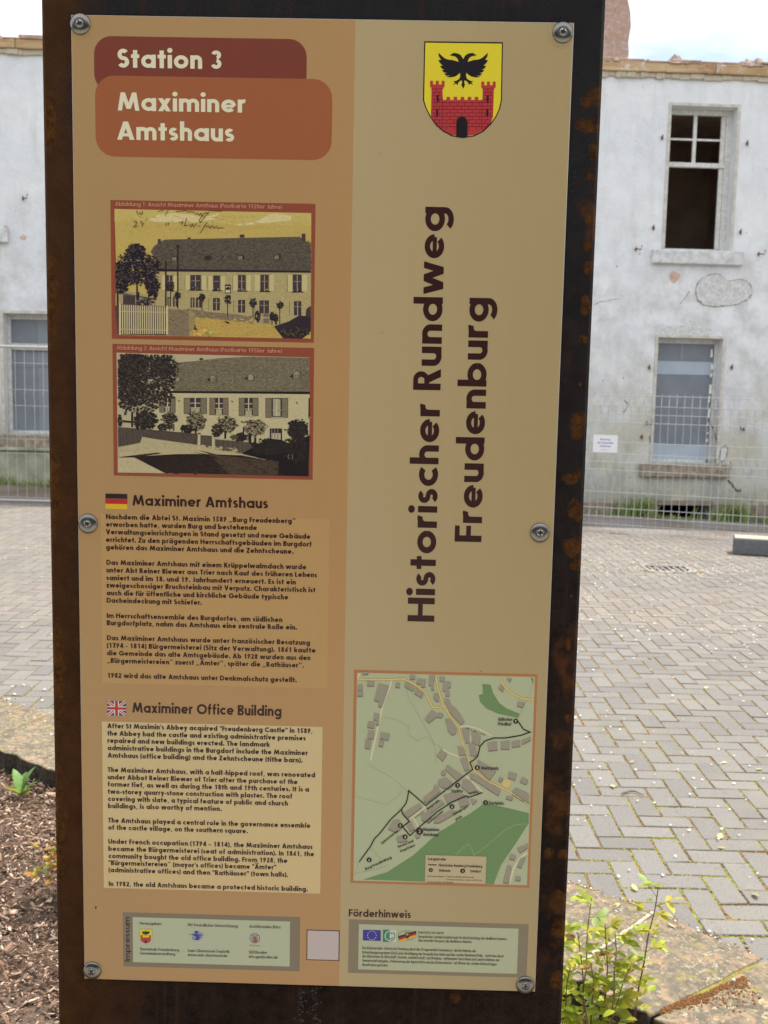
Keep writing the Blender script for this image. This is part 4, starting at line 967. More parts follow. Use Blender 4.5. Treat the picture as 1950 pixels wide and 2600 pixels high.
# ---- coat of arms
YL, RD, BK, DRD = K(214, 182, 44), K(160, 50, 54), K(26, 23, 28), K(70, 20, 28)
SH = [(533, 238), (1002, 244), (996, 590), (985, 640), (962, 690), (930, 735), (885, 778), (830, 805), (765, 814), (700, 805), (645, 776), (600, 735), (565, 685), (540, 635), (526, 590)]
def shrink(P, k, c=None):
    cx = sum(p[0] for p in P)/len(P); cy = sum(p[1] for p in P)/len(P); return [(cx+(x-cx)*k, cy+(y-cy)*k*1.0) for x, y in P]
def arms(pr, T, lw, fine=True, L=1):
    pr.poly([T(*p) for p in SH], BK, L); inn = [T(x+(7 if x < 765 else -7 if x > 765 else 0), y+(9 if y < 300 else -5 if y > 700 else 0)) for x, y in SH]; pr.poly(inn, YL, L+1)
    half = [(765, 345), (752, 322), (732, 311), (708, 308), (692, 318), (683, 322), (700, 326), (714, 328), (726, 336), (734, 348), (738, 362), (722, 356), (700, 350), (676, 348), (655, 340), (634, 322), (618, 306), (620, 328), (634, 350), (617, 350), (626, 368), (644, 384), (628, 384), (636, 400), (654, 408), (638, 410), (650, 424), (668, 428), (652, 432), (664, 444), (690, 442), (662, 450), (688, 454), (716, 449), (736, 436), (746, 426), (748, 445), (742, 462), (724, 474), (704, 476), (716, 482), (706, 500), (722, 490), (732, 500), (736, 484), (748, 474), (757, 472), (759, 488), (753, 495), (765, 522)]
    full = half+[(1530-x, y) for x, y in half[::-1][1:-1]]; pr.poly([T(*p) for p in full], BK, L+2)
    def tower(x0, x1, y, yb):
        n = 3; st = (x1-x0)/5; P = [(x0, y)]
        for k in range(5): P += [(x0+k*st, y if k % 2 == 0 else y+22), (x0+(k+1)*st, y if k % 2 == 0 else y+22)]
        P += [(x1, y+36), (x1-8, y+40), (x1-8, yb)]; P += [(x0+8, yb+0), (x0+8, y+40), (x0, y+36)]; return P
    red = [(573, 690), (577, 518), (640, 520), (645, 588)]
    x = 645
    for k in range(11):
        x0, x1 = 645+k*21, 645+(k+1)*21; y = 588 if k % 2 == 0 else 570; red += [(x0, y), (x1, y)]
    red += [(880, 590), (882, 522), (948, 524), (942, 690), (925, 728), (885, 768), (830, 796), (765, 806), (700, 797), (645, 768), (603, 728)]
    pr.poly([T(*p) for p in red], RD, L+3)
    for (a, b) in ((568, 654), (873, 958)): pr.poly([T(*p) for p in tower(a, b, 474+(a > 800)*5, 525)], RD, L+3.5)
    if fine:
        for k in range(12):
            y = 522+k*20.5
            xa, xb = (645, 878) if y > 600 else (645, 645)
            for a, b in ((577, 641), (880, 946), (xa, xb)):
                if b <= a: continue
                lim = 0 if y < 690 else (y-690)*.62; a2, b2 = max(a, 573+lim), min(b, 942-lim)
                if b2 > a2+6: pr.line([T(a2, y), T(b2, y)], lw, DRD, L+4)
                st = 44 if b-a > 100 else 32; x = a+(st/2 if k % 2 else st*.95)
                while x < b-3:
                    if a2 < x < b2: pr.line([T(x, y), T(x, min(y+20.5, 795))], lw, DRD, L+4)
                    x += st
        pr.line([T(642, 588), T(640, 760)], lw, BK, L+4.5); pr.line([T(878, 590), T(876, 765)], lw, BK, L+4.5)
        for x, y in ((613, 578), (610, 662), (911, 580), (909, 662)): pr.poly([T(x-6, y-20), T(x+6, y-20), T(x+6, y+22), T(x-6, y+22)], BK, L+5)
    pr.poly([T(724, 808), T(725, 715), T(735, 695), T(758, 686), T(780, 695), T(791, 715), T(791, 808), T(765, 812)], BK, L+5.5)
pr = Print(); arms(pr, lambda x, y: (850+x/2.3366, y/2.336), 1.0); pr.build("coat_of_arms")
# ---- old postcard views, printed
CLIP = [116, 1540, 136, 1080]
TERR = K(128, 66, 48); LT = K(176, 132, 108)
def leaves(pr, cx, cy, rx, ry, n, T, dark, light, L, frac=.3, size=9):
    for _ in range(n):
        a = random.uniform(0, 2*pi); q = random.random()**.5*(.82+.36*random.random()+.07*sin(a*7+cx)); x = cx+rx*q*cos(a); y = cy+ry*q*sin(a); s_ = size*random.uniform(.5, 1.2); b = random.uniform(0, pi)
        if x-s_ < CLIP[0] or x+s_ > CLIP[1] or y-s_ < CLIP[2]+x*.023 or y+s_ > CLIP[3]: continue
        c = light if random.random() < frac else dark; c = tuple(k*random.uniform(.7, 1.2) for k in c[:3])+(.4,)
        pr.poly([T(x+s_*cos(b+t), y+s_*.7*sin(b+t)) for t in (0, 1.6, 3.1, 4.6)], c, L+random.random()*1.5)
pr = Print(); T = lambda x, y: (250+x/2.8603, 480+y/2.8603)
def Q(P, c, L): pr.poly([T(*p) for p in P], c, L)
def speck(x0, y0, x1, y1, n, c, L, size=9, amp=.22, slope=0):
    for _ in range(n):
        x, y = random.uniform(x0, x1), random.uniform(y0, y1); y += slope*(x-x0); q = random.uniform(1-amp, 1+amp); s_ = size*random.uniform(.4, 1.2); b = random.random()*3
        pr.poly([T(x+s_*1.5*cos(b*.2+t), y+s_*.6*sin(b+t)) for t in (0, 1.2, 2.4, 3.7, 5)], tuple(k*q for k in c[:3])+(.3,), L+random.random()*.2)
INK = K(40, 35, 40, .3); WALL = K(156, 143, 100, .3); YSKY = K(172, 150, 84, .12)
pr.rect(*T(82, 73), *T(1565, 1115), TERR, 0)
Q([(112, 138), (1546, 170), (1543, 1084), (140, 1058)], YSKY, 1)
Q([(112, 138), (1546, 170), (1546, 260), (112, 230)], K(176, 158, 92, .15), 1.3)
for P in ([(360, 215), (440, 175), (560, 170), (800, 190), (880, 165), (840, 215), (700, 235), (480, 235), (400, 232)], [(1130, 235), (1250, 175), (1290, 170), (1400, 190), (1400, 222), (1200, 245)], [(980, 252), (1120, 235), (1140, 250), (1040, 262)]): Q(P, K(190, 176, 128, .2), 1.6)
Q([(560, 590), (1543, 600), (1543, 990), (1380, 975), (1260, 985), (700, 925), (690, 880), (430, 870), (430, 600)], WALL, 2)
Q([(375, 450), (400, 410), (445, 378), (480, 362), (1460, 342), (1543, 398), (1543, 605), (440, 592), (410, 500)], K(82, 74, 64, .75), 2.5)
for _ in range(900):
    x = random.uniform(420, 1540); y = random.uniform(370, 575)
    if x < 480 and y < 420: continue
    c = random.choice((K(58, 52, 50, .5), K(92, 84, 66, .5), K(70, 62, 56, .5))); Q([(x, y), (x+random.uniform(6, 20), y-2), (x+random.uniform(6, 18), y+4), (x, y+5)], c, 2.8)
Q([(430, 575), (1543, 590), (1543, 605), (430, 594)], INK, 3.2)
for x, y, w_, h_ in ((428, 358, 22, 34), (645, 346, 22, 16), (1025, 326, 34, 22), (1476, 320, 28, 55)): Q([(x, y), (x+w_, y), (x+w_, y+h_), (x, y+h_)], K(66, 54, 54), 3)
for x, y in ((530, 487), (770, 484), (1010, 480), (1275, 476)):
    Q([(x, y), (x+38, y-8), (x+50, y), (x+50, y+28), (x, y+30)], K(50, 44, 44), 3.1); Q([(x+6, y+4), (x+32, y+2), (x+32, y+26), (x+6, y+28)], K(150, 138, 110), 3.3)
    for k in (13, 21): Q([(x+k, y+3), (x+k+4, y+3), (x+k+4, y+26), (x+k, y+26)], INK, 3.5)
speck(560, 610, 1540, 880, 700, WALL, 2.3); speck(140, 190, 1510, 320, 380, YSKY, 1.35, 16, .06); speck(720, 935, 1120, 1060, 260, K(166, 140, 76), 2.75, 11, .16); speck(1120, 985, 1300, 1070, 120, K(166, 140, 76), 2.75, 11, .16); speck(510, 872, 650, 1055, 240, K(112, 98, 80), 6.2, 7, .3); speck(700, 880, 1120, 925, 260, K(120, 106, 84), 2.9, 7, .35, .09)
for x, y0, y1, w_ in ((492, 622, 730, 42), (665, 620, 728, 76), (832, 624, 732, 48), (1013, 620, 735, 54), (1176, 618, 738, 58), (1412, 618, 742, 64), (498, 780, 850, 26), (538, 782, 850, 34), (666, 785, 858, 30), (706, 785, 858, 40), (830, 788, 878, 50), (1013, 802, 895, 52), (1168, 806, 900, 70), (1420, 812, 915, 54)):
    Q([(x, y0), (x+w_, y0), (x+w_, y1), (x, y1)], K(60, 51, 55, .3), 3.2); m_ = x+w_/2
    Q([(m_-3, y0+6), (m_+3, y0+6), (m_+3, y1), (m_-3, y1)], K(150, 135, 105), 3.5); Q([(x+6, (y0+y1)/2-14), (x+w_-6, (y0+y1)/2-14), (x+w_-6, (y0+y1)/2-9), (x+6, (y0+y1)/2-9)], K(130, 118, 92), 3.6)
    if y0 < 700:
        Q([(x-8, y1), (x+w_+14, y1), (x+w_+14, y1+7), (x-8, y1+7)], INK, 3.4)
        for a in (x-40, x+w_+3): Q([(a, y0+2), (a+36, y0+4), (a+36, y1-2), (a, y1)], K(176, 164, 118, .1), 3.3); Q([(a, y0+2), (a+3, y0+2), (a+3, y1), (a, y1)], K(96, 84, 62), 3.5)
        leaves(pr, x+w_/2, y1-10, w_*.5, 7, 14, T, K(50, 46, 40), K(160, 150, 110), 3.8, .3, 6)
    elif x > 700: Q([(x-34, y0), (x-31, y0), (x-31, y1), (x-34, y1)], K(96, 84, 62), 3.5)
Q([(916, 690), (960, 690), (960, 755), (918, 755)], INK, 3.3); Q([(922, 702), (954, 702), (954, 748), (922, 748)], K(186, 176, 140), 3.6); leaves(pr, 938, 722, 11, 12, 14, T, INK, INK, 3.9, 0, 8)
Q([(640, 865), (700, 925), (1120, 975), (1140, 935), (1000, 905), (800, 890), (690, 868)], K(120, 106, 84, .7), 2.8)
Q([(690, 925), (1120, 975), (1270, 995), (1300, 1060), (1340, 1082), (560, 1066), (640, 1055), (700, 1000)], K(168, 142, 74, .25), 2.6)
leaves(pr, 735, 1040, 110, 28, 60, T, K(150, 124, 62), K(184, 160, 92), 2.9, .5, 16)
leaves(pr, 700, 1005, 10, 18, 18, T, K(70, 50, 40), K(110, 80, 50), 3.2, .3, 7)
for cx, cy, rx, ry, t in ((750, 785, 22, 26, 880), (937, 800, 25, 30, 925), (1122, 825, 25, 30, 930), (1317, 842, 22, 28, 985), (572, 770, 20, 20, 860), (522, 705, 26, 34, 800), (1155, 920, 18, 38, 970), (1260, 925, 15, 34, 985), (1290, 935, 14, 36, 985)):
    Q([(cx-3, cy), (cx+3, cy), (cx+3, t), (cx-3, t)], INK, 3.8); leaves(pr, cx, cy, rx, ry, 70, T, K(38, 32, 38), K(70, 60, 58), 4, .3, 8)
Q([(1180, 898), (1250, 898), (1250, 972), (1180, 972)], K(110, 98, 76), 3.7)
for k in range(7): Q([(1182+k*10, 900), (1186+k*10, 900), (1186+k*10, 970), (1182+k*10, 970)], K(180, 168, 126), 3.9)
Q([(1180, 930), (1250, 930), (1250, 935), (1180, 935)], K(180, 168, 126), 3.95)
Q([(1380, 960), (1460, 915), (1543, 925), (1543, 1030), (1480, 1085), (1340, 1080), (1300, 1030), (1275, 995)], K(46, 38, 44, .5), 3.6); leaves(pr, 1440, 1040, 100, 35, 160, T, K(40, 34, 38), K(86, 76, 56), 4, .3, 10)
Q([(1510, 870), (1543, 845), (1543, 930), (1505, 920)], K(60, 52, 54), 3.7)
Q([(120, 740), (270, 745), (420, 790), (420, 870), (120, 850)], K(150, 134, 96, .3), 2.2); Q([(175, 765), (265, 772), (265, 835), (175, 832)], K(64, 52, 54), 3)
Q([(118, 740), (420, 795), (420, 805), (118, 752)], K(86, 74, 66), 3.1)
for x, y0, y1, w_ in ((277, 650, 880, 6), (289, 745, 870, 5), (136, 730, 840, 6), (362, 740, 830, 5)): Q([(x-w_, y0), (x+w_, y0), (x+w_, y1), (x-w_, y1)], INK, 3.6)
leaves(pr, 282, 570, 152, 112, 1150, T, K(32, 27, 37), K(72, 64, 62), 4, .32, 10); leaves(pr, 268, 450, 62, 55, 260, T, K(34, 28, 38), K(84, 76, 66), 4, .2, 12)
leaves(pr, 165, 650, 50, 95, 420, T, K(32, 27, 37), K(70, 62, 60), 4, .3, 10); leaves(pr, 385, 700, 48, 70, 330, T, K(38, 30, 40), K(80, 66, 64), 4, .2, 11); leaves(pr, 410, 765, 16, 28, 40, T, K(36, 30, 40), K(66, 58, 56), 4, .2, 9); leaves(pr, 340, 820, 60, 30, 130, T, K(44, 36, 44), K(110, 98, 80), 4, .3, 9)
for x, y0, y1, w_ in ((487, 515, 850, 5), (574, 410, 862, 4.5)): Q([(x-w_, y0), (x+w_, y0), (x+w_, y1), (x-w_, y1)], INK, 5.8)
Q([(566, 400), (584, 400), (588, 416), (562, 416)], INK, 5.8)
Q([(118, 846), (150, 830), (505, 850), (505, 1058), (140, 1052)], K(70, 56, 56, .4), 4.5)
for k in range(22):
    x = 152+k*16; Q([(x, 838+k*.8), (x+5, 832+k*.8), (x+9, 838+k*.8), (x+9, 1050), (x, 1050)], K(176, 164, 124), 6)
for y in (880, 1010): Q([(150, y), (505, y+8), (505, y+16), (150, y+8)], K(160, 148, 110), 6.1)
for x in (146, 490): Q([(x, 826+(x > 200)*18), (x+14, 826+(x > 200)*18), (x+14, 1056), (x, 1054)], K(180, 168, 128), 6.3)
Q([(506, 868), (655, 876), (655, 1062), (506, 1058)], K(110, 94, 80, .6), 4.6)
for k in range(19): Q([(508+k*8, 870), (511+k*8, 870), (511+k*8, 1060), (508+k*8, 1060)], K(150, 132, 100), 6)
Q([(655, 870), (700, 905), (695, 990), (655, 1062)], K(140, 122, 82, .5), 4.7)
leaves(pr, 935, 966, 14, 9, 10, T, INK, INK, 6, 0, 8)
HW = K(78, 58, 42)
for P in ([(272, 150), (285, 182)], [(296, 160), (302, 178), (318, 172), (316, 152)], [(430, 158), (470, 150)], [(505, 150), (480, 188)], [(560, 158), (640, 152)], [(640, 165), (660, 158), (700, 165)], [(700, 185), (716, 170), (728, 188), (742, 170), (752, 192), (770, 168), (800, 172)], [(800, 160), (770, 200), (738, 240), (730, 220), (760, 180)], [(800, 152), (895, 158)],
          [(255, 235), (272, 228), (275, 245), (252, 272), (285, 264)], [(300, 230), (312, 228)], [(305, 235), (322, 246), (312, 270)], [(340, 210), (352, 218)], [(490, 240), (486, 262)], [(508, 238), (504, 260)], [(585, 240), (612, 232), (602, 255)], [(640, 205), (622, 262), (650, 258)], [(660, 250), (668, 270), (682, 250), (690, 272), (712, 245)], [(722, 262), (740, 268)], [(790, 235), (735, 318)], [(780, 270), (800, 262), (808, 282), (826, 262), (838, 280), (856, 266), (866, 282), (905, 275)], [(826, 238), (834, 240)]):
    pr.line([T(*p) for p in P], 1.7, HW, 8)
text(pr, "Abbildung 1: Ansicht Maximiner Amthaus (Postkarte 1920er Jahre)", T(118, 116), T(1335, 140), 10.2, .14, LT, 9)
text(pr, "Quelle: Dorfchronik Freudenburg, Jürgen Spanier, Freudenburg", T(122, 1066), T(862, 1090), 6, .1, K(146, 92, 70), 9)
pr.build("postcard_picture")

CLIP[:] = [132, 1530, 96, 995]
pr = Print(); T = lambda x, y: (250+x/2.8603, 860+y/2.8603); BLK = K(38, 32, 33, .3)
pr.rect(*T(97, 34), *T(1556, 1027), TERR, 0)
Q([(127, 98), (1535, 135), (1528, 1000), (137, 972)], K(162, 152, 122, .12), 1)
Q([(560, 172), (700, 160), (880, 140), (1100, 128), (1535, 138), (1535, 385), (540, 385)], K(104, 96, 78, .75), 2)
for _ in range(1300):
    x = random.uniform(560, 1525); y = random.uniform(170 if x < 800 else 140, 375)
    Q([(x, y), (x+random.uniform(6, 22), y-3), (x+random.uniform(6, 20), y+2), (x, y+4)], random.choice((K(86, 78, 64, .5), K(122, 112, 90, .5), K(98, 90, 72, .5))), 2.3)
Q([(520, 378), (1535, 384), (1535, 402), (500, 392)], K(34, 28, 30), 2.8); Q([(420, 393), (1535, 403), (1532, 800), (380, 660)], K(170, 160, 124, .2), 2.2)
for x, y, s_ in ((570, 290, .9), (830, 290, .95), (1105, 280, 1), (1440, 265, 1.15)):
    Q([(x-28*s_, y-8), (x, y-38*s_), (x+30*s_, y-8), (x+28*s_, y+24*s_), (x-24*s_, y+26*s_)], K(80, 72, 62), 2.6); Q([(x-18*s_, y-14*s_), (x, y-28*s_), (x+18*s_, y-12*s_), (x+18*s_, y+18*s_), (x-16*s_, y+20*s_)], K(140, 130, 104), 2.8)
    Q([(x-46*s_, y+8), (x-26*s_, y-8), (x-24*s_, y+20)], BLK, 2.9)
    for k in (-9, 1, 10): Q([(x+k*s_, y-8), (x+(k+4)*s_, y-8), (x+(k+4)*s_, y+16*s_), (x+k*s_, y+16*s_)], K(50, 44, 42), 3)
Q([(728, 146), (742, 136), (762, 142), (758, 152), (735, 154)], K(60, 52, 50), 2.7)
speck(560, 405, 1530, 640, 500, K(168, 158, 122), 2.4, 9, .12); speck(320, 735, 1000, 780, 240, K(160, 148, 114), 3.5, 12, .12, .09); speck(150, 790, 420, 850, 120, K(160, 148, 114), 3.5, 12, .14); speck(480, 850, 1500, 980, 420, K(46, 36, 33), 4.05, 12, .35); speck(150, 880, 300, 960, 60, K(166, 154, 120), 3.95, 12, .08)
def shut(x0, x1, y0, y1, sw):
    Q([(x0, y0), (x1, y0), (x1, y1), (x0, y1)], K(56, 46, 50, .2), 3); m_ = (x0+x1)/2
    Q([(m_-4, y0), (m_+4, y0), (m_+4, y1), (m_-4, y1)], K(176, 166, 130), 3.3)
    for y in (.32, .62): Q([(x0, y0+(y1-y0)*y), (x1, y0+(y1-y0)*y), (x1, y0+(y1-y0)*y+6), (x0, y0+(y1-y0)*y+6)], K(170, 160, 126), 3.3)
    Q([(x0+6, y1-35), (x1-6, y1-35), (x1-6, y1), (x0+6, y1)], K(160, 150, 118, .3), 3.2)
    for a in (x0-sw-3, x1+3):
        Q([(a-3, y0), (a+sw+3, y0), (a+sw+3, y1+6), (a-3, y1+6)], K(52, 44, 42), 3); Q([(a, y0+3), (a+sw, y0+3), (a+sw, y1+3), (a, y1+3)], K(108, 98, 80, .4), 3.3)
    Q([(x0-6, y1), (x1+6, y1), (x1+6, y1+12), (x0-6, y1+12)], K(150, 140, 112), 3.2)
shut(478, 520, 430, 530, 32); shut(665, 738, 428, 540, 42); shut(848, 900, 428, 548, 38); shut(1062, 1118, 428, 556, 38); shut(1260, 1330, 430, 568, 42); Q([(1268, 436), (1322, 438), (1322, 562), (1268, 562)], K(150, 142, 116, .4), 3.5); Q([(1292, 436), (1297, 436), (1297, 562), (1292, 562)], K(186, 176, 140), 3.7)
Q([(1527, 430), (1535, 430), (1535, 578), (1525, 578)], BLK, 3)
for x, y in ((582, 452), (968, 456), (1440, 466)): Q([(x-9, y-9), (x+9, y-3), (x+4, y+9)], K(50, 42, 40), 3)
text(pr, "Rathaus", T(1035, 612), T(1120, 614), 6, .22, K(60, 50, 44), 3.2)
for a in ((480, 620, 550, 668), (1048, 640, 1090, 740), (1244, 652, 1334, 735)): 
    Q([(a[0], a[1]), (a[2], a[1]), (a[2], a[3]), (a[0], a[3])], K(42, 34, 40), 3); Q([(a[0]+10, a[1]+34), (a[2]-10, a[1]+34), (a[2]-10, a[3]), (a[0]+10, a[3])], K(160, 150, 122), 3.3)
    for k in range(3): Q([(a[0]+12+k*22, a[1]+6), (a[0]+18+k*22, a[1]+6), (a[0]+18+k*22, a[3]), (a[0]+12+k*22, a[3])], K(120, 110, 90), 3.5)
Q([(137, 640), (320, 655), (720, 690), (715, 770), (430, 730), (315, 712), (300, 755), (140, 785)], K(84, 74, 64, .6), 3.2)
Q([(740, 700), (822, 705), (822, 800), (738, 792)], K(76, 66, 58, .5), 3.2); Q([(845, 730), (1160, 760), (1160, 800), (1040, 832), (845, 803)], K(88, 78, 66, .6), 3.2)
for k in range(58):
    x = 320+k*7
    if x < 715: Q([(x, 655+(x-320)*.088), (x+3, 655+(x-320)*.088), (x+3, 712+(x-320)*.145), (x, 712+(x-320)*.145)], K(52, 44, 42), 3.5)
    x = 846+k*6
    if x < 1160: Q([(x, 732+(x-846)*.09), (x+3, 732+(x-846)*.09), (x+3, 804+(x-846)*.09), (x, 804+(x-846)*.09)], K(56, 48, 44), 3.5)
for k in range(16): Q([(145+k*11, 650), (149+k*11, 650), (149+k*10, 782-k*2), (145+k*10, 782-k*2)], K(48, 40, 42), 3.6)
for x in (722, 824): Q([(x, 690), (x+16, 690), (x+16, 802), (x, 800)], K(170, 160, 126), 3.6); Q([(x-3, 684), (x+19, 684), (x+19, 694), (x-3, 694)], K(60, 52, 50), 3.8)
Q([(315, 712), (430, 732), (720, 772), (845, 806), (1035, 835), (1010, 850), (860, 845), (700, 835), (250, 858), (140, 862), (140, 790), (300, 756)], K(162, 150, 116, .15), 3.4)
Q([(250, 856), (560, 838), (800, 838), (1040, 848), (1200, 880), (1528, 905), (1528, 1000), (480, 976)], K(38, 27, 27, .5), 3.8)
Q([(800, 840), (1320, 895), (1300, 990), (950, 985)], K(66, 54, 44, .8), 4); Q([(140, 868), (250, 862), (480, 976), (137, 972)], K(168, 156, 122, .12), 3.9)
Q([(680, 824), (740, 830), (800, 842), (760, 838)], BLK, 4.2); Q([(720, 808), (800, 826), (860, 842), (800, 836)], BLK, 4.2)
Q([(137, 860), (430, 826), (460, 832), (260, 862)], BLK, 4.1)
def crown(cx, cy, rx, ry, n, d, l, fr, s_, L=5): leaves(pr, cx, cy, rx, ry, n, T, d, l, L, fr, s_)
DK, MD = K(40, 34, 34), K(96, 86, 68)
for x, y0, y1, w_ in ((242, 530, 640, 7), (280, 530, 660, 9), (515, 600, 665, 4), (705, 650, 690, 6), (920, 660, 725, 7), (1138, 680, 760, 8), (1100, 690, 760, 10)): Q([(x-w_, y0), (x+w_, y0), (x+w_, y1), (x-w_, y1)], BLK, 4.6)
crown(330, 300, 215, 215, 1900, DK, K(66, 58, 52), .38, 11); crown(215, 330, 88, 195, 700, DK, K(60, 52, 48), .35, 11); crown(250, 165, 118, 62, 480, DK, K(60, 52, 48), .35, 11); crown(480, 200, 85, 80, 380, DK, K(66, 58, 52), .35, 10); crown(340, 590, 80, 65, 380, DK, K(74, 64, 56), .2, 11); crown(150, 600, 14, 40, 30, DK, DK, 0, 12)
Q([(175, 590), (250, 600), (250, 612), (170, 604)], BLK, 5)
crown(515, 578, 52, 44, 220, DK, MD, .35, 9); crown(460, 640, 30, 26, 90, DK, MD, .1, 9); crown(706, 598, 64, 66, 380, K(40, 34, 32), K(120, 110, 86), .45, 9); crown(640, 655, 42, 28, 130, DK, DK, 0, 10)
crown(930, 622, 72, 56, 340, K(44, 38, 36), K(130, 118, 94), .45, 9); crown(860, 665, 36, 48, 160, DK, MD, .15, 10); crown(1140, 645, 76, 58, 360, K(44, 38, 36), K(134, 122, 96), .48, 9); crown(1035, 715, 42, 28, 130, DK, DK, 0, 10)
crown(1450, 660, 78, 66, 420, DK, K(52, 44, 44), .15, 11); crown(985, 716, 26, 18, 50, K(70, 60, 54), MD, .4, 8)
Q([(1040, 835), (1120, 790), (1230, 725), (1330, 735), (1400, 770), (1535, 700), (1528, 905), (1320, 890), (1180, 870)], K(27, 22, 25), 5.5)
crown(1240, 790, 130, 55, 330, DK, K(44, 37, 37), .15, 12, 6); crown(1440, 800, 90, 100, 300, DK, K(40, 34, 34), .12, 12, 6); Q([(1310, 890), (1420, 850), (1528, 880), (1528, 1000), (1310, 990)], K(27, 22, 25), 6)
for a in (1384, 1406): pr.line([T(a, 840), T(a-8 if a < 1400 else a+6, 858), T(a+2, 876)], 1.3, K(120, 108, 86), 8)
text(pr, "Abbildung 2: Ansicht Maximiner Amthaus (Postkarte 1950er Jahre)", T(130, 76), T(1333, 104), 10.2, .14, LT, 9)
text(pr, "Quelle: Dorfchronik Freudenburg, Jürgen Spanier, Freudenburg", T(140, 988), T(868, 1005), 6, .1, K(146, 92, 70), 9)
pr.build("postcard_picture")

# ---- flags
pr = Print(); T = lambda x, y: (200+x/2.4397, 1240+y/2.4389)
for k, c in enumerate((K(36, 30, 34), K(160, 38, 40), K(190, 156, 42))): pr.rect(*T(161, 32+k*32), *T(298, 64+k*32+2), c, k*.3)
pr.build("german_flag")
pr = Print(); T2 = lambda x, y: (200+x/2.4397, 1770+y/2.4397)
x0, y0, x1, y1 = 171, 28, 291, 121; WH = K(190, 178, 166); UB = K(52, 56, 110); UR = K(160, 40, 52)
pr.rect(*T2(x0, y0), *T2(x1, y1), UB, 0)
for (a, b, c, d) in ((x0, y0, x1, y1), (x0, y1, x1, y0)): pr.line([T2(a+(c-a)*.04, b+(d-b)*.04), T2(a+(c-a)*.96, b+(d-b)*.96)], 7.5, WH, .5); pr.line([T2(a+(c-a)*.03, b+(d-b)*.03), T2(a+(c-a)*.97, b+(d-b)*.97)], 2.6, UR, .8)
mx_, my_ = (x0+x1)/2, (y0+y1)/2
pr.rect(*T2(mx_-16, y0), *T2(mx_+16, y1), WH, 1.1); pr.rect(*T2(x0, my_-15), *T2(x1, my_+15), WH, 1.4); pr.rect(*T2(mx_-9, y0), *T2(mx_+9, y1), UR, 1.7); pr.rect(*T2(x0, my_-9), *T2(x1, my_+9), UR, 2)
pr.build("british_flag")

# ---- running text
pr = Print(); text(pr, "Maximiner Amtshaus", T(330, 106), T(1172, 127), 26.5, .205, BROWN, 2, 12)
pr.rect(*T(132, 160), *T(1540, 1245), K(161, 129, 84), 0)
DE = [("Nachdem die Abtei St. Maximin 1589 „Burg Freudenberg“", 165, 191, 1345), ("erworben hatte, wurden Burg und bestehende", 165, 238, 1104), ("Verwaltungseinrichtungen in Stand gesetzt und neue Gebäude", 165, 285, 1436), ("errichtet. Zu den prägenden Herrschaftsgebäuden im Burgdorf", 165, 333, 1444), ("gehören das Maximiner Amtshaus und die Zehntscheune.", 165, 380, 1332),
      ("Das Maximiner Amtshaus mit einem Krüppelwalmdach wurde", 168, 475, 1411), ("unter Abt Reiner Biewer aus Trier nach Kauf des früheren Lehens", 168, 522, 1477), ("saniert und im 18. und 19. Jahrhundert erneuert. Es ist ein", 168, 570, 1346), ("zweigeschossiger Bruchsteinbau mit Verputz. Charakteristisch ist", 168, 616, 1467), ("auch die für öffentliche und kirchliche Gebäude typische", 169, 664, 1299), ("Dacheindeckung mit Schiefer.", 169, 710, 762),
      ("Im Herrschaftsensemble des Burgdorfes, am südlichen", 170, 805, 1262), ("Burgdorfplatz, nahm das Amtshaus eine zentrale Rolle ein.", 170, 850, 1354),
      ("Das Maximiner Amtshaus wurde unter französischer Besatzung", 171, 943, 1434), ("(1794 - 1814) Bürgermeisterei (Sitz der Verwaltung). 1861 kaufte", 171, 990, 1469), ("die Gemeinde das alte Amtsgebäude. Ab 1928 wurden aus den", 171, 1037, 1437), ("„Bürgermeistereien“ zuerst „Ämter“, später die „Rathäuser“.", 171, 1084, 1396), ("1982 wird das alte Amtshaus unter Denkmalschutz gestellt.", 174, 1176, 1352)]
for s_, x, y, xe in DE: text(pr, s_, T(x, y), T(xe, y), 12.8, .235, BROWN, 2)
pr.build("german_text_block")
pr = Print(); text(pr, "Maximiner Office Building", T2(330, 100), T2(1256, 122), 26.5, .205, BROWN, 2, 12)
(ua, va), (ub, vb) = UV(*T2(140, 156)), UV(*T2(1497, 1228)); n = 10
for k in range(n): 
    t = k/(n-1); pr.rectuv(ua, va+(vb-va)*k/n, ub, va+(vb-va)*(k+1)/n, K(*(a+(b-a)*t for a, b in zip((180, 162, 120), (184, 162, 118)))), 0)
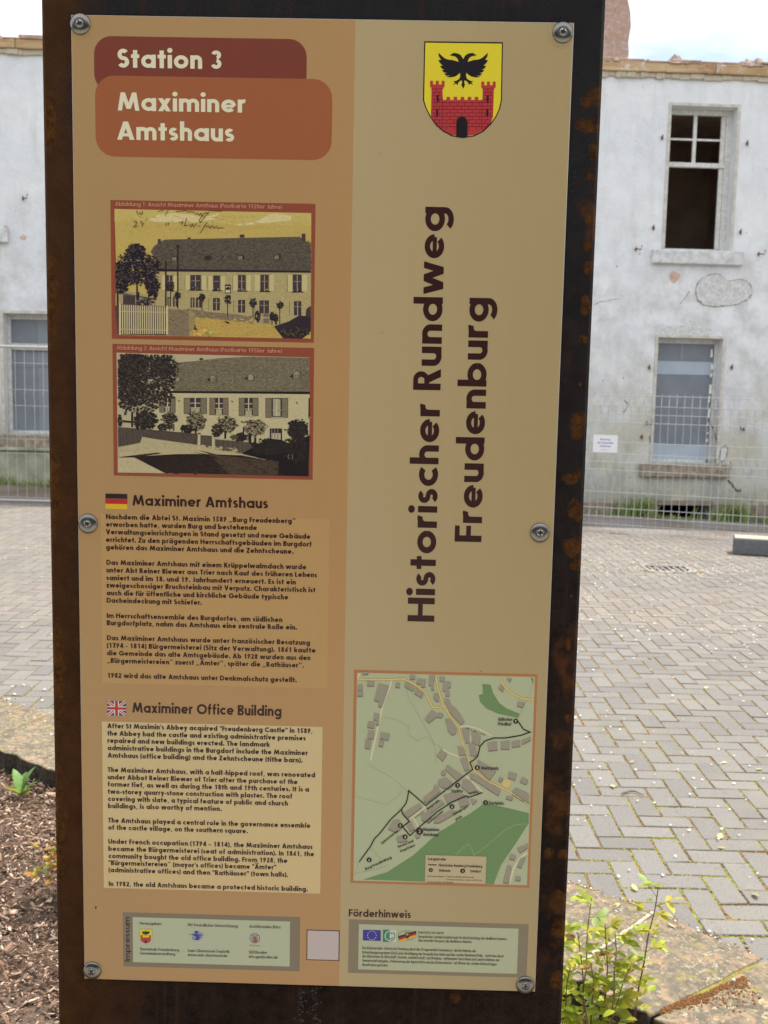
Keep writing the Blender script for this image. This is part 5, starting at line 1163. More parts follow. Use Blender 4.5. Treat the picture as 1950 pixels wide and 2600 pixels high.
EN = [("After St Maximin's Abbey acquired \"Freudenberg Castle\" in 1589,", 174, 197, 1450), ("the Abbey had the castle and existing administrative premises", 174, 243, 1407), ("repaired and new buildings erected. The landmark", 175, 288, 1184), ("administrative buildings in the Burgdorf include the Maximiner", 175, 334, 1420), ("Amtshaus (office building) and the Zehntscheune (tithe barn).", 176, 380, 1388),
      ("The Maximiner Amtshaus, with a half-hipped roof, was renovated", 176, 470, 1466), ("under Abbot Reiner Biewer of Trier after the purchase of the", 176, 515, 1357), ("former fief, as well as during the 18th and 19th centuries. It is a", 177, 560, 1428), ("two-storey quarry-stone construction with plaster. The roof", 177, 605, 1324), ("covering with slate, a typical feature of public and church", 178, 650, 1297), ("buildings, is also worthy of mention.", 178, 694, 885),
      ("The Amtshaus played a central role in the governance ensemble", 179, 784, 1437), ("of the castle village, on the southern square.", 179, 828, 1048),
      ("Under French occupation (1794 – 1814), the Maximiner Amtshaus", 180, 915, 1450), ("became the Bürgermeisterei (seat of administration). In 1861, the", 180, 960, 1460), ("community bought the old office building. From 1928, the", 181, 1005, 1294), ("\"Bürgermeistereien“ (mayor's offices) became \"Ämter\"", 181, 1048, 1224), ("(administrative offices) and then \"Rathäuser\" (town halls).", 182, 1092, 1298), ("In 1982, the old Amtshaus became a protected historic building.", 183, 1178, 1421)]
for s_, x, y, xe in EN: text(pr, s_, T2(x, y), T2(xe, y), 12.8, .235, BROWN, 2)
pr.build("english_text_block")

# ---- imprint box, label, funding box
pr = Print(); T = lambda x, y: (200+x/2.4397, 2280+y/2.4397); GB = K(112, 102, 84); LG = K(158, 163, 136); INKB = K(48, 42, 34)
pr.rect(*T(270, 97), *T(1369, 466), GB, 0); pr.rect(*T(332, 128), *T(1307, 436), LG, 1)
text(pr, "Impressum", T(314, 404), T(314, 126), 13, .15, K(40, 33, 28), 2, 20, vertical=True)
for s_, x, y, xe in (("Herausgeber:", 374, 174, 513), ("Gemeinde Freudenburg", 376, 334, 620), ("Gemeindeverwaltung", 376, 360, 596), ("Mit freundlicher Unterstützung:", 673, 184, 988), ("Saar-Obermosel-Touristik:", 673, 344, 938), ("www.saar-obermosel.de", 673, 370, 920), ("Ausführendes Büro:", 1056, 194, 1254), ("GEOboden", 1054, 354, 1166), ("info.geoboden.de", 1054, 382, 1233)): text(pr, s_, T(x, y), T(xe, y), 8, .18, INKB, 2)
text(pr, "GEO boden", T(1056, 309), T(1124, 310), 4, .14, K(130, 80, 60), 2)
arms(pr, lambda x, y: T(374+(x-526)*.168, 201+(y-238)*.153), .6, False, 2)
pr.disc(*T(735, 240), 14, K(124, 130, 160), 2, ry=11); pr.poly([T(674, 234), T(720, 233), T(780, 238), T(745, 243), T(720, 240)], K(40, 44, 110), 3); pr.poly([T(712, 240), T(730, 238), T(760, 256), T(740, 262), T(752, 272), T(705, 268), T(698, 258), T(716, 252)], K(50, 58, 130), 3.4)
pr.line([T(700, 266), T(722, 256), T(716, 246)], 1.6, K(170, 180, 190), 4); pr.poly([T(716, 214), T(740, 214), T(732, 232), T(724, 232)], K(40, 44, 90), 3.6)
cx, cy = T(1091, 259); pr.disc(cx, cy, 13.5, K(70, 66, 96), 2); pr.disc(cx, cy, 12, K(168, 164, 150), 2.5)
for k in (-.45, 0, .45): pr.line([(cx+11*k, cy-11*(1-k*k*.5)), (cx+16*k, cy), (cx+11*k, cy+11*(1-k*k*.5))], 1.3, K(70, 66, 96), 3); pr.line([(cx-12+abs(k)*3, cy+k*14), (cx+12-abs(k)*3, cy+k*14)], 1.2, K(70, 66, 96), 3)
pr.poly([T(1080, 250), T(1100, 248), T(1106, 285), T(1084, 288)], K(130, 84, 62), 3.5)
pr.build("imprint_box")
pr = Print(); pr.rect(*T(1413, 206), *T(1616, 402), K(70, 48, 46), 0); pr.rect(*T(1419, 212), *T(1610, 396), K(168, 156, 152), 1); pr.build("square_sticker")

pr = Print(); T = lambda x, y: (860+x/2.9625, 2270+y/2.9636)
text(pr, "Förderhinweis", T(78, 181), T(546, 187), 19.5, .2, BROWN, 2, 12)
pr.rect(*T(80, 203), *T(1420, 646), K(116, 106, 86), 0); pr.rect(*T(155, 240), *T(1347, 616), K(156, 160, 132), 1)
pr.rect(*T(186, 281), *T(319, 366), K(46, 44, 128), 2)
for k in range(12):
    a = 2*pi*k/12; x, y = T(253+33*cos(a), 324+33*sin(a)); pr.disc(x, y, 1.5, K(180, 170, 90), 3, 6)
pr.rect(*T(337, 281), *T(388, 374), K(50, 104, 84), 2); pr.rect(*T(388, 283), *T(434, 374), K(178, 180, 166), 2)
for r_, c, w_ in ((12.5, K(160, 180, 160), 2.4), (8, K(70, 130, 100), 3)): x, y = T(388, 328); pr.line([(x+r_*cos(RAD(t)), y+r_*sin(RAD(t))) for t in range(20, 345, 25)], w_, c, 3)
x, y = T(388, 328); pr.line([(x+13*cos(RAD(t)), y+13*sin(RAD(t))) for t in range(-50, 85, 22)], 2, K(50, 58, 110), 3.5); pr.poly([T(395, 318), T(412, 306), T(408, 322)], K(160, 150, 90), 4)
cx, cy = T(517, 325); pr.line([(cx+22*cos(RAD(t)), cy+12*sin(RAD(t))) for t in range(0, 361, 24)], 1.2, K(70, 110, 60), 2)
for k, c in enumerate((K(60, 30, 30), K(150, 36, 40), K(190, 150, 50))): pr.poly([T(450+k*4, 330+k*15), T(585-k*2, 290+k*15), T(590, 305+k*15), T(452+k*4, 346+k*15)], c, 2.6+k*.3)
pr.poly([T(503, 302), T(537, 300), T(534, 338), T(518, 350), T(506, 338)], K(70, 34, 38), 4); pr.poly([T(509, 308), T(530, 306), T(528, 322), T(510, 324)], K(150, 130, 110), 4.4)
text(pr, "EUROPÄISCHE UNION", T(604, 311), T(795, 316), 6.4, .17, INKB, 2)
for s_, x, y, xe in (("Europäischer Landwirtschaftsfonds für die Entwicklung des ländlichen Raumes :", 604, 343, 1279), ("Hier investiert Europa in die ländlichen Gebiete.", 604, 372, 1008),
    ("Das Kleinstprojekt „Historischer Rundweg durch die Ortsgemeinde Freudenburg“ wird im Rahmen des", 181, 428, 1041), ("Entwicklungsprogramms EULLE unter Beteiligung der Europäischen Union und des Landes Rheinland-Pfalz, - vertreten durch", 181, 461, 1248), ("das Ministerium für Wirtschaft, Verkehr, Landwirtschaft, und Weinbau - mitfinanziert durch Bund und Land im Rahmen der", 180, 491, 1218), ("Gemeinschaftsaufgabe „Verbesserung der Agrarstruktur und des Küstenschutzes“ mit Mitteln der Lokalen AktionsGruppe", 180, 523, 1196), ("Moselfranken gefördert.", 180, 555, 376)): text(pr, s_, T(x, y), T(xe, y), 7.6, .19, INKB, 2, 45)
pr.build("funding_box")

# ---- map
pr = Print(); T = lambda x, y: (870+x/3.253, 1680+y/3.2533)
MG = K(154, 160, 128); BL = K(134, 128, 112); BS = K(108, 102, 92); RY = K(190, 166, 104); RYE = K(140, 122, 76); WR = K(186, 178, 150); GR = K(94, 122, 78); GL = K(134, 134, 104)
pr.rect(*T(97, 74), *T(1550, 1883), K(154, 102, 62), 0); pr.rect(*T(122, 98), *T(1530, 1862), MG, 1)
# the frame corners bound the drawing
def MQ(P, c, L): pr.poly([T(*p) for p in P], c, L)
MQ([(1180, 1180), (1255, 1195), (1545, 1262), (1545, 1345), (1440, 1510), (1310, 1700), (1255, 1852), (170, 1812), (370, 1752), (590, 1610), (800, 1420), (1060, 1265)], GR, 2)
MQ([(1160, 193), (1228, 198), (1250, 270), (1300, 350), (1360, 395), (1470, 440), (1455, 475), (1290, 440), (1190, 395), (1140, 340), (1130, 285), (1165, 275)], GR, 2); MQ([(1558, 140), (1585, 145), (1582, 200)], GR, 2)
for _ in range(300):
    x, y = random.uniform(300, 1400), random.uniform(1280, 1820)
    if y > 1265+(1180-x)*.75+30 and y < 1262+(1545-x)*2.2 and y < 1800: MQ([(x, y), (x+9, y+1), (x+8, y+6), (x+1, y+6)], K(96, 136, 84), 2.4)
for P in ([(330, 465), (420, 480), (550, 540), (545, 605), (620, 665), (690, 630), (760, 685), (840, 730)], [(520, 180), (540, 290), (760, 680), (780, 850)], [(105, 1120), (370, 1195), (500, 1080)], [(210, 860), (400, 960), (560, 1100)], [(240, 1550), (320, 1650)], [(100, 1760), (280, 1730), (380, 1690)], [(1585, 200), (1460, 470)], [(135, 1665), (100, 1780)], [(1150, 1150), (1165, 1220)]): pr.line([T(*p) for p in P], .9, GL, 2.2)
pr.line([T(945, 1610), T(1000, 1545), T(1045, 1520), T(1070, 1550), T(1090, 1612), T(1200, 1530), T(1350, 1400), T(1440, 1358), T(1525, 1352)], 1.3, K(140, 150, 100), 2.8)
for P, w_ in (([(235, 825), (300, 520), (345, 330), (400, 200), (408, 160)], 5), ([(140, 105), (128, 150)], 4), ([(830, 735), (900, 770), (970, 795), (1040, 785)], 4.5), ([(965, 550), (1030, 540), (1120, 560), (1235, 620)], 4), ([(1022, 950), (1160, 1085)], 4.5), ([(690, 1210), (560, 1310)], 4.5), ([(590, 1300), (630, 1375)], 4), ([(1530, 1590), (1470, 1640), (1420, 1720), (1380, 1855)], 6), ([(1060, 620), (1062, 670)], 3)): pr.line([T(*p) for p in P], w_, WR, 3)
ROADS = [[(128, 152), (260, 155), (410, 155), (500, 148), (600, 195), (690, 265), (715, 320), (750, 385), (800, 388), (840, 372)], [(770, 120), (795, 240), (835, 365), (900, 470), (965, 550), (985, 640), (1035, 790), (1095, 910), (1200, 995), (1380, 1080), (1548, 1195)], [(1310, 140), (1340, 210), (1400, 270), (1480, 310), (1578, 325)]]
for P in ROADS: pr.line([T(*p) for p in P], 6, RYE, 3.3); pr.line([T(*p) for p in P], 4.2, RY, 3.7)
pr.disc(*T(1360, 1015), 11, K(184, 166, 104), 3.1)
BLD = [[(165, 90), (215, 90), (215, 108), (165, 108)], [(205, 165), (265, 165), (262, 205), (205, 205)], [(128, 195), (168, 195), (165, 240), (125, 240)], [(125, 250), (172, 250), (168, 288), (122, 288)], [(300, 185), (385, 205), (325, 380), (298, 375), (305, 335), (262, 325)], [(445, 178), (478, 182), (472, 220), (436, 214)], [(525, 170), (600, 215), (580, 250), (512, 208)], [(612, 218), (672, 262), (655, 305), (596, 268)], [(555, 115), (605, 118), (600, 150), (560, 148)], [(620, 145), (690, 155), (685, 215), (655, 212), (655, 190), (612, 185)], [(720, 118), (770, 120), (755, 175), (760, 240), (735, 238), (735, 205), (715, 200)], [(805, 130), (850, 133), (848, 170), (805, 165)], [(835, 168), (900, 172), (898, 220), (875, 222), (890, 262), (885, 290), (855, 288), (850, 250), (830, 245)], [(760, 265), (800, 275), (800, 335), (768, 325), (752, 300)], [(850, 305), (885, 320), (905, 370), (945, 395), (1012, 498), (985, 525), (895, 430), (880, 390), (845, 330)],
       [(740, 405), (790, 440), (800, 425), (840, 440), (820, 470), (780, 462), (715, 512), (684, 480)], [(850, 478), (890, 480), (948, 560), (940, 600), (905, 612), (870, 570), (862, 520)], [(262, 430), (310, 438), (300, 530), (275, 525), (285, 490), (258, 485)], [(215, 500), (270, 505), (262, 555), (205, 548)], [(215, 575), (265, 580), (255, 645), (205, 640)], [(318, 590), (392, 600), (380, 655), (310, 640)], [(305, 655), (345, 660), (335, 708), (298, 702)], [(190, 650), (240, 655), (228, 725), (184, 720)], [(1310, 195), (1340, 215), (1330, 255), (1292, 225)], [(1360, 140), (1405, 145), (1385, 175)], [(1455, 335), (1508, 345), (1490, 385), (1445, 370)], [(990, 560), (1050, 560), (1055, 668), (1025, 680), (1010, 640)], [(1070, 575), (1145, 620), (1135, 700), (1105, 690), (1075, 665)], [(955, 705), (1010, 720), (1030, 780), (965, 782)], [(1040, 670), (1100, 690), (1115, 770), (1095, 788), (1060, 780)], [(820, 730), (868, 770), (830, 828), (782, 780)], [(975, 808), (1030, 800), (1052, 895), (1015, 912)], [(1200, 680), (1280, 665), (1285, 735), (1210, 745)], [(1310, 670), (1385, 660), (1385, 730), (1312, 728)], [(1400, 670), (1470, 655), (1475, 705), (1402, 715)], [(1480, 660), (1560, 625), (1562, 655), (1490, 690)],
       [(870, 860), (1000, 950), (960, 1000), (850, 895)], [(830, 905), (862, 925), (840, 950), (815, 935)], [(1120, 820), (1180, 850), (1275, 910), (1220, 985), (1130, 900)], [(1060, 930), (1130, 950), (1310, 1070), (1290, 1115), (1100, 990), (1055, 970)], [(1380, 920), (1445, 935), (1430, 990), (1370, 965)], [(1300, 960), (1335, 975), (1315, 1003), (1288, 990)], [(1490, 960), (1540, 985), (1520, 1025), (1468, 1000)], [(1440, 1050), (1545, 1100), (1545, 1180), (1405, 1080)], [(1360, 1115), (1415, 1130), (1400, 1155), (1352, 1140)], [(800, 985), (860, 965), (925, 1020), (885, 1060), (820, 1045), (790, 1010)], [(765, 1020), (800, 1045), (800, 1075), (755, 1065)], [(668, 1135), (770, 1060), (815, 1075), (700, 1170), (680, 1165)], [(1000, 980), (1060, 990), (1115, 1070), (1050, 1095), (985, 1040)], [(700, 1235), (815, 1150), (845, 1175), (720, 1270)], [(840, 1110), (920, 1090), (1020, 1110), (870, 1180)], [(960, 1150), (1040, 1125), (1055, 1185), (975, 1210)], [(1060, 1140), (1120, 1155), (1080, 1190)],
       [(505, 1260), (635, 1180), (660, 1210), (540, 1300)], [(650, 1265), (715, 1250), (740, 1290), (690, 1335), (655, 1315)], [(420, 1320), (470, 1310), (500, 1370), (450, 1420), (378, 1390)], [(525, 1340), (570, 1330), (600, 1390), (560, 1410)], [(445, 1460), (490, 1440), (545, 1490), (460, 1500)], [(780, 1300), (900, 1235), (960, 1250), (800, 1340), (755, 1340)], [(1445, 1550), (1510, 1530), (1535, 1510), (1535, 1545), (1470, 1590)], [(1390, 1600), (1440, 1610), (1425, 1650), (1380, 1640)], [(1470, 1640), (1520, 1620), (1480, 1715), (1445, 1700)], [(1370, 1690), (1400, 1700), (1380, 1840), (1330, 1835)], [(1440, 1780), (1478, 1790), (1470, 1820), (1430, 1815)], [(600, 1440), (650, 1420), (640, 1460), (612, 1470)]]
for P in BLD: MQ([(x+1, y+11) for x, y in P], BS, 3.9); MQ(P, BL, 4.3)
ROUTE = K(30, 22, 26)
pr.line([T(*p) for p in [(1455, 500), (1500, 568), (1556, 592), (1480, 618), (1350, 640), (1255, 640), (1180, 665), (1140, 710), (1122, 790), (1085, 825), (1058, 840), (1080, 900), (1000, 960), (920, 1020), (692, 1198), (550, 1075), (540, 1140), (525, 1185), (490, 1230), (400, 1315), (310, 1430), (265, 1475), (235, 1535), (140, 1665)]], 3, ROUTE, 6)
pr.line([T(*p) for p in [(490, 1230), (500, 1270), (555, 1330), (500, 1375), (560, 1448), (640, 1375), (790, 1248), (900, 1175), (1030, 1118), (1045, 1132), (1162, 1092)]], 3, ROUTE, 6)
for x, y, s_, r_ in ((1436, 500, "9", 6.5), (1118, 885, "8", 6.5), (955, 1032, "7", 6.5), (1187, 1175, "1", 6.5), (908, 1208, "2", 6.5), (480, 1364, "5", 6.5), (640, 1412, "3", 9), (520, 1458, "4", 6.5), (222, 1648, "6", 6.5), (733, 1732, "1", 5.5), (997, 1740, "3", 6.5)):
    cx, cy = T(x, y); pr.disc(cx, cy, r_, ROUTE, 7); text(pr, s_, (cx-r_*.3, cy+r_*.5), None, r_*1.0, .2, K(186, 176, 150), 8)
def mt(s_, x, y, xe, ye, cap=8.4, rot=None, w_=.2): text(pr, s_, T(x, y), T(xe, ye), cap, w_, ROUTE, 8, rot=rot)
mt("Jüdischer", 1287, 496, 1408, 496); mt("Friedhof", 1289, 535, 1400, 535); mt("Marktplatz", 1150, 900, 1293, 900); mt("Dorfplatz", 1215, 1190, 1337, 1190); mt("Maximiner", 668, 1408, 806, 1408); mt("Amtshaus", 668, 1450, 796, 1450)
mt("Stadttor", 903, 1090, 1000, 1092); mt("Torweg", 1048, 1110, 1130, 1092, 6, 1); mt("Burgstraße", 708, 1232, 806, 1160, 5.5, 1); mt("Balduinstraße", 714, 1350, 840, 1250, 5.5, 1); mt("Synagogen-", 922, 1280, 1048, 1208, 6.5, 1); mt("platz", 942, 1325, 995, 1295, 6.5, 1)
mt("Zehntscheune", 330, 1520, 465, 1410, 6, 1); mt("Kirche und", 466, 1550, 592, 1498, 6.5, 1); mt("Pfarrhaus-", 486, 1588, 610, 1530, 6.5, 1); mt("Burg Freudenburg", 195, 1735, 410, 1635, 6.8, 1)
mt("Rathausstraße", 1405, 1115, 1500, 1172, 3.6, 1, .13); mt("Im Brühl", 1030, 562, 1180, 620, 3.4, 1, .13); mt("Burgstraße", 605, 1305, 680, 1245, 3.2, 1, .13)
pr.rect(*T(690, 1608), *T(1186, 1848), K(166, 152, 118), 6.5)
mt("Legende", 712, 1650, 858, 1650, 7.5, None, .2); mt("Historischer Rundweg Freudenburg", 798, 1703, 1160, 1703, 7.6); mt("Stationen", 798, 1746, 896, 1746, 7.6); mt("Standort", 1058, 1752, 1148, 1752, 7.6); mt("Kartengrundlage: © OpenStreetMap-Mitwirkende", 708, 1788, 1092, 1788, 3.8, None, .12); mt("\"Creative Commons\" Lizenz (CC BY-SA),", 860, 1816, 1156, 1816, 3.8, None, .12); mt("Karte verändert, GEOboden", 708, 1836, 918, 1836, 3.8, None, .12)
pr.line([T(712, 1688), T(782, 1690)], 2.6, ROUTE, 8)
pr.build("route_map")

# ---- screws with cup washers, rust spots, foil creases
def metal(n, c, r): m = NT(n); v = m.coords(); m.color(m.mix(m.noise(v, 300, 4, .7), tuple(x*.75 for x in c), c)); m.set(r, 1, .5); return m.m
M_WASH = metal("turned_stainless", (.27, .265, .25), .3); M_SCR = metal("zinc_screw", (.42, .41, .39), .33); M_REC = simple("screw_recess", (.02, .018, .016), .8)
for i, (x, y) in enumerate(((202, 57), (1431, 80), (222, 1330), (1373, 1354), (233, 2468), (1336, 2506))):
    u, v = UV(x, y); sc_ = link("screw", None, sign, (-PW/2+u, -.0345, SZ+.12-v)); R0 = .0122
    MB().lathe([(R0, -.0002), (R0, -.0013), (R0*.93, -.0022), (R0*.80, -.0031), (R0*.62, -.0039), (R0*.48, -.0043), (R0*.43, -.0042), (R0*.40, -.0034)], 40).build("washer", M_WASH, sc_, smooth=True)
    hd = MB().lathe([(R0*.395, -.0033), (R0*.38, -.0039), (R0*.30, -.0046), (R0*.15, -.0050), (.0001, -.0051)], 24).build("screw_head", M_SCR, sc_, smooth=True)
    cr_ = MB(); a = .4+i*.9
    for k in (0, 1):
        t = a+k*pi/2; dx, dz = cos(t)*R0*.27, sin(t)*R0*.27; px_, pz_ = -sin(t)*R0*.075, cos(t)*R0*.075; y_ = -.00515-.00002*k
        cr_.add([(-dx-px_, y_, -dz-pz_), (dx-px_, y_, dz-pz_), (dx+px_, y_, dz+pz_), (-dx+px_, y_, -dz+pz_)], [(0, 1, 2, 3)])
    cr_.build("recess", M_REC, sc_)
fz_ = MB()
for P in ([(1395, 58), (1403, 85), (1414, 108)], [(1388, 70), (1398, 98), (1412, 114)], [(1405, 112), (1428, 120), (1448, 112)]):
    Q2 = [UV(*p) for p in P]; fz_.tube([(u, -.0001, -v) for u, v in Q2], [.0002, .0007, .0002], 6)
fm = NT("creased_foil"); fm.color(K(160, 140, 100)[:3]); fm.set(.25, 0, .6); fz_.build("foil_crease", fm.m, panel, smooth=True)
fl = Print(); fl.disc(242, 2308, 2.2, K(70, 40, 30), 0, 7, ry=5); fl.disc(1222, 1707, 3, K(110, 85, 50), 0, 7, ry=1.5); fl.disc(970, 845, 1.6, K(110, 90, 60), 0, 6); fl.disc(966, 388, 1.8, K(105, 86, 60), 0, 6); fl.build("dirt_fleck")
# scuffs near the foot of the slab
sm = NT("pale_scuff"); sm.color((.07, .06, .07)); sm.set(.8); mb = MB()
for cx, rx in ((765, 9), (802, 10)):
    for _ in range(60):
        x, y = random.gauss(cx, rx*.6), random.uniform(2515, 2620); u, v = UV(x, y); r = random.uniform(.0003, .0011); a0 = random.random()*3
        mb.add([(u+r*cos(a0+t)*1.0, -.00035-random.random()*.0002, -v+r*1.6*sin(a0+t)) for t in (0, 1.3, 2.7, 4.1)], [(0, 1, 2, 3)])
o = mb.build("scuff_marks", sm.m, sign, (-PW/2, -.0311, SZ+.12)); o['kind'] = 'stuff'

# ---------------------------------------------------------------- notice sheet
M_PAPER = NT("laminated_paper"); M_PAPER.color((.80, .81, .86)); M_PAPER.set(.35); M_PAPER = M_PAPER.m
MB().box(0, .29, -.072, -.0705, .79, 1.0).build("sheet", M_PAPER, no)
pr = Print(); UVs = UV; BLU = (.10, .12, .42, 0)
for s_, x, z, L in (("Betreten", .085, .935, .12), ("der Baustelle", .05, .895, .19), ("verboten", .08, .855, .13), ("Der Eigentümer", .09, .815, .10)):
    text(pr, s_, (x, -z), (x+L, -z), .022 if z > .84 else .009, .2 if z > .84 else .12, BLU, 0, uvmode=True)
pr.v = [(x, y-.0724, z) for x, y, z in pr.v]; pr.build("lettering", no)

# ---------------------------------------------------------------- plants
def leaf_mesh(name, L, W, mat, fold=.25, curl=.3, n=6, serr=0, notch=0):
    V = []; F = []
    for i in range(n+1):
        t = i/n; w_ = W*sin(pi*min(1, t*.96+.04))**.75*(1-.25*t); z = -curl*L*t*t; s_ = (1+serr*(1 if i % 2 else -1))
        V += [(L*t, -w_*s_/2, z+fold*w_*.5), (L*t, 0, z), (L*t, w_*s_/2, z+fold*w_*.5)]
    for i in range(n): F += [(3*i, 3*i+3, 3*i+4, 3*i+1), (3*i+1, 3*i+4, 3*i+5, 3*i+2)]
    return mesh(name, V, F, mat, True)
M_RL = [leafmat("rose_leaf_lime", (.46, .55, .05), .35, .45), leafmat("rose_leaf_yellow_green", (.52, .48, .06), .3, .45), leafmat("rose_leaf_bronze", (.36, .20, .06), .3, .35), leafmat("rose_leaf_grey_green", (.30, .40, .12), .25, .35)]
M_STEM = simple("reddish_rose_stem", (.20, .085, .05), .6, var=.3, scale=40)
M_STEMG = simple("green_rose_stem", (.24, .22, .06), .6, var=.3, scale=40)
def orient(o, p, d, roll=0):
    x = Vector(d).normalized(); a = Vector((0, 0, 1)) if abs(x.z) < .95 else Vector((0, 1, 0)); y = a.cross(x).normalized(); z = x.cross(y)
    R_ = Matrix((x, y, z)).transposed(); q = R_.to_quaternion() @ Matrix.Rotation(roll, 3, 'X').to_quaternion(); o.location = p; o.rotation_mode = 'QUATERNION'; o.rotation_quaternion = q
def bush(root, stems, mats, lsize, maxl=295, r0=.0035, gap=.030, lets=(3, 5), fmin=.22, fill=300):
    lm = [leaf_mesh("leaf", lsize*s_, lsize*s_*.62, m, .3, cu, 6, .06) for m in mats for s_, cu in ((1, .2), (.8, .35), (1.2, .1))]; cnt = 0; extra = []
    for (b, t, bend, dens) in stems:
        b, t = Vector(b), Vector(t); n = 9; side = Vector((random.gauss(0, 1), random.gauss(0, 1), 0)).normalized()*bend
        P = [b.lerp(t, i/n)+side*sin(pi*i/n)+Vector((random.gauss(0, .003), random.gauss(0, .003), 0)) for i in range(n+1)]
        MB().tube(P, [r0*(1-.65*i/n) for i in range(n+1)], 6).build("stem", random.choice((M_STEM, M_STEM, M_STEMG)), root)
        Ltot = (t-b).length; k = int(Ltot/gap*dens)
        for j in range(k):
            f = fmin+(1-fmin)*(j+.5)/k; i = min(n-1, int(f*n)); p = P[i].lerp(P[i+1], f*n-i); a = j*2.4+random.random(); up = .35+.5*random.random()
            d = Vector((cos(a), sin(a), up)).normalized(); pet = lsize*random.uniform(.6, 1.1); m_ = random.choice(lm[:3]*3+lm[3:6]*2+lm[9:]+(lm[7:8] if f > .8 else []))
            nl = random.randint(*lets)
            for q in range(nl):
                if cnt >= maxl: break
                tt = .5+.5*(q//2+1)/((nl+1)//2); base = p+d*pet*tt; sgn = 1 if q % 2 else -1
                dd = d if q == nl-1 else (d*.5+Vector((-d.y, d.x, random.uniform(-.1, .35)))*sgn).normalized()
                o = link("leaf", m_.copy() if False else m_, root); orient(o, base, dd, random.uniform(-.5, .5)); o.scale = (random.uniform(.65, 1.1),)*3; cnt += 1
            MB_pet.append((p, p+d*pet))
    # the remaining, mostly hidden leaves of the bush as one mesh
    for mi in range(2):
        fb = MB()
        for _ in range(fill//2):
            b, t, bend, dens = random.choice(stems); p = Vector(b).lerp(Vector(t), random.uniform(.25, .92))+Vector((random.gauss(0, .022), random.gauss(0, .022), random.gauss(0, .015)))
            a = random.uniform(0, 2*pi); x = Vector((cos(a), sin(a), random.uniform(-.2, .7))).normalized(); y = Vector((0, 0, 1)).cross(x).normalized(); z = x.cross(y); L = lsize*random.uniform(.55, 1.05); W = L*.3
            fb.add([p, p+x*L*.3+y*W+z*.003, p+x*L*.35, p+x*L*.3-y*W+z*.003, p+x*L*.7+y*W*.8, p+x*L*.7-y*W*.8, p+x*L-z*L*.15], [(0, 2, 1), (0, 3, 2), (1, 2, 6, 4), (2, 3, 5, 6)])
        o = link("leaf_mass", mesh("leaf_mass", fb.v, fb.f, mats[mi]), root); o['kind'] = 'stuff'
rb = tag(empty("rose_bush", (.50, 2.32, -.1)), "young rose bush with lime and bronze leaves at the right foot of the sign", "rose bush")
MB_pet = []; st = []
random.seed(21)
for (x, y, z) in ((-.07, .03, .47), (-.03, -.02, .50), (.01, .03, .56), (.05, .02, .50), (.08, .04, .47), (.10, -.02, .42), (-.05, -.05, .43), (.0, -.06, .45), (.05, -.07, .40), (-.02, -.10, .38)):
    st.append(((x*.25, y*.25, 0), (x, y, z), .02, 1.0))
st.insert(0, ((.08, .0, 0), (.165, .03, .60), .012, .9))
bush(rb, st, M_RL, .036, 298, .0032, .042, (3, 4), .50, 170)
pm_ = MB()
for a, b in MB_pet: pm_.tube([a, b], [.0011, .0008], 4)
pm_.build("leaf_stalks", M_STEMG, rb)['kind'] = 'stuff'
# second rose behind the sign, only its left sprays show
rb2 = tag(empty("rose_bush", (-.86, 3.35, -.1)), "rose seedling with orange yellow leaves in the bark mulch left of the sign", "rose bush")
MB_pet = []; st = [((-.05, 0, .02), q_, .01, 1.2) for q_ in ((-.27, -.03, .14), (-.24, .02, .20), (-.33, .0, .10), (-.22, -.05, .24), (-.30, .04, .17), (-.19, .02, .12))]; random.seed(33)
for k in range(14):
    a = random.uniform(0, 2*pi); r = random.uniform(.05, .22); st.append(((cos(a)*.03, sin(a)*.03, 0), (cos(a)*r, sin(a)*r, random.uniform(.2, .46)), .02, .8))
M_OR = [leafmat("rose_leaf_orange", (.50, .26, .05), .25, .4), leafmat("rose_leaf_amber", (.55, .38, .06), .25, .4), M_RL[1], M_RL[3]]
bush(rb2, st, M_OR, .036, 298, .0032, .05, (3, 4), .3, 160)
pm_ = MB()
for a, b in MB_pet: pm_.tube([a, b], [.0011, .0008], 4)
pm_.build("leaf_stalks", M_STEM, rb2)['kind'] = 'stuff'
# broad-leaved seedling below the stone edging
sd = tag(empty("seedling", (-1.495, 4.19, -.078)), "small bright green broad leaved seedling below the stone edging", "plant"); M_SD = leafmat("seedling_green", (.20, .36, .10), .2, .35)
M_SDY = leafmat("seedling_lime", (.42, .50, .06), .2, .4)
for a, up, L, m_ in ((2.2, 1.6, .115, M_SD), (.9, 2.0, .125, M_SD), (.2, 1.0, .09, M_SD), (4.0, .9, .085, M_SDY), (3.0, .7, .07, M_SDY), (5.3, .8, .08, M_SD), (1.6, 1.3, .10, M_SD), (5.9, .5, .06, M_SDY)):
    o = link("leaf", leaf_mesh("leaf", L, L*.55, m_, .35, .15, 8, .05), sd); orient(o, (0, 0, .01), (cos(a), sin(a), up), random.uniform(-.6, .6))

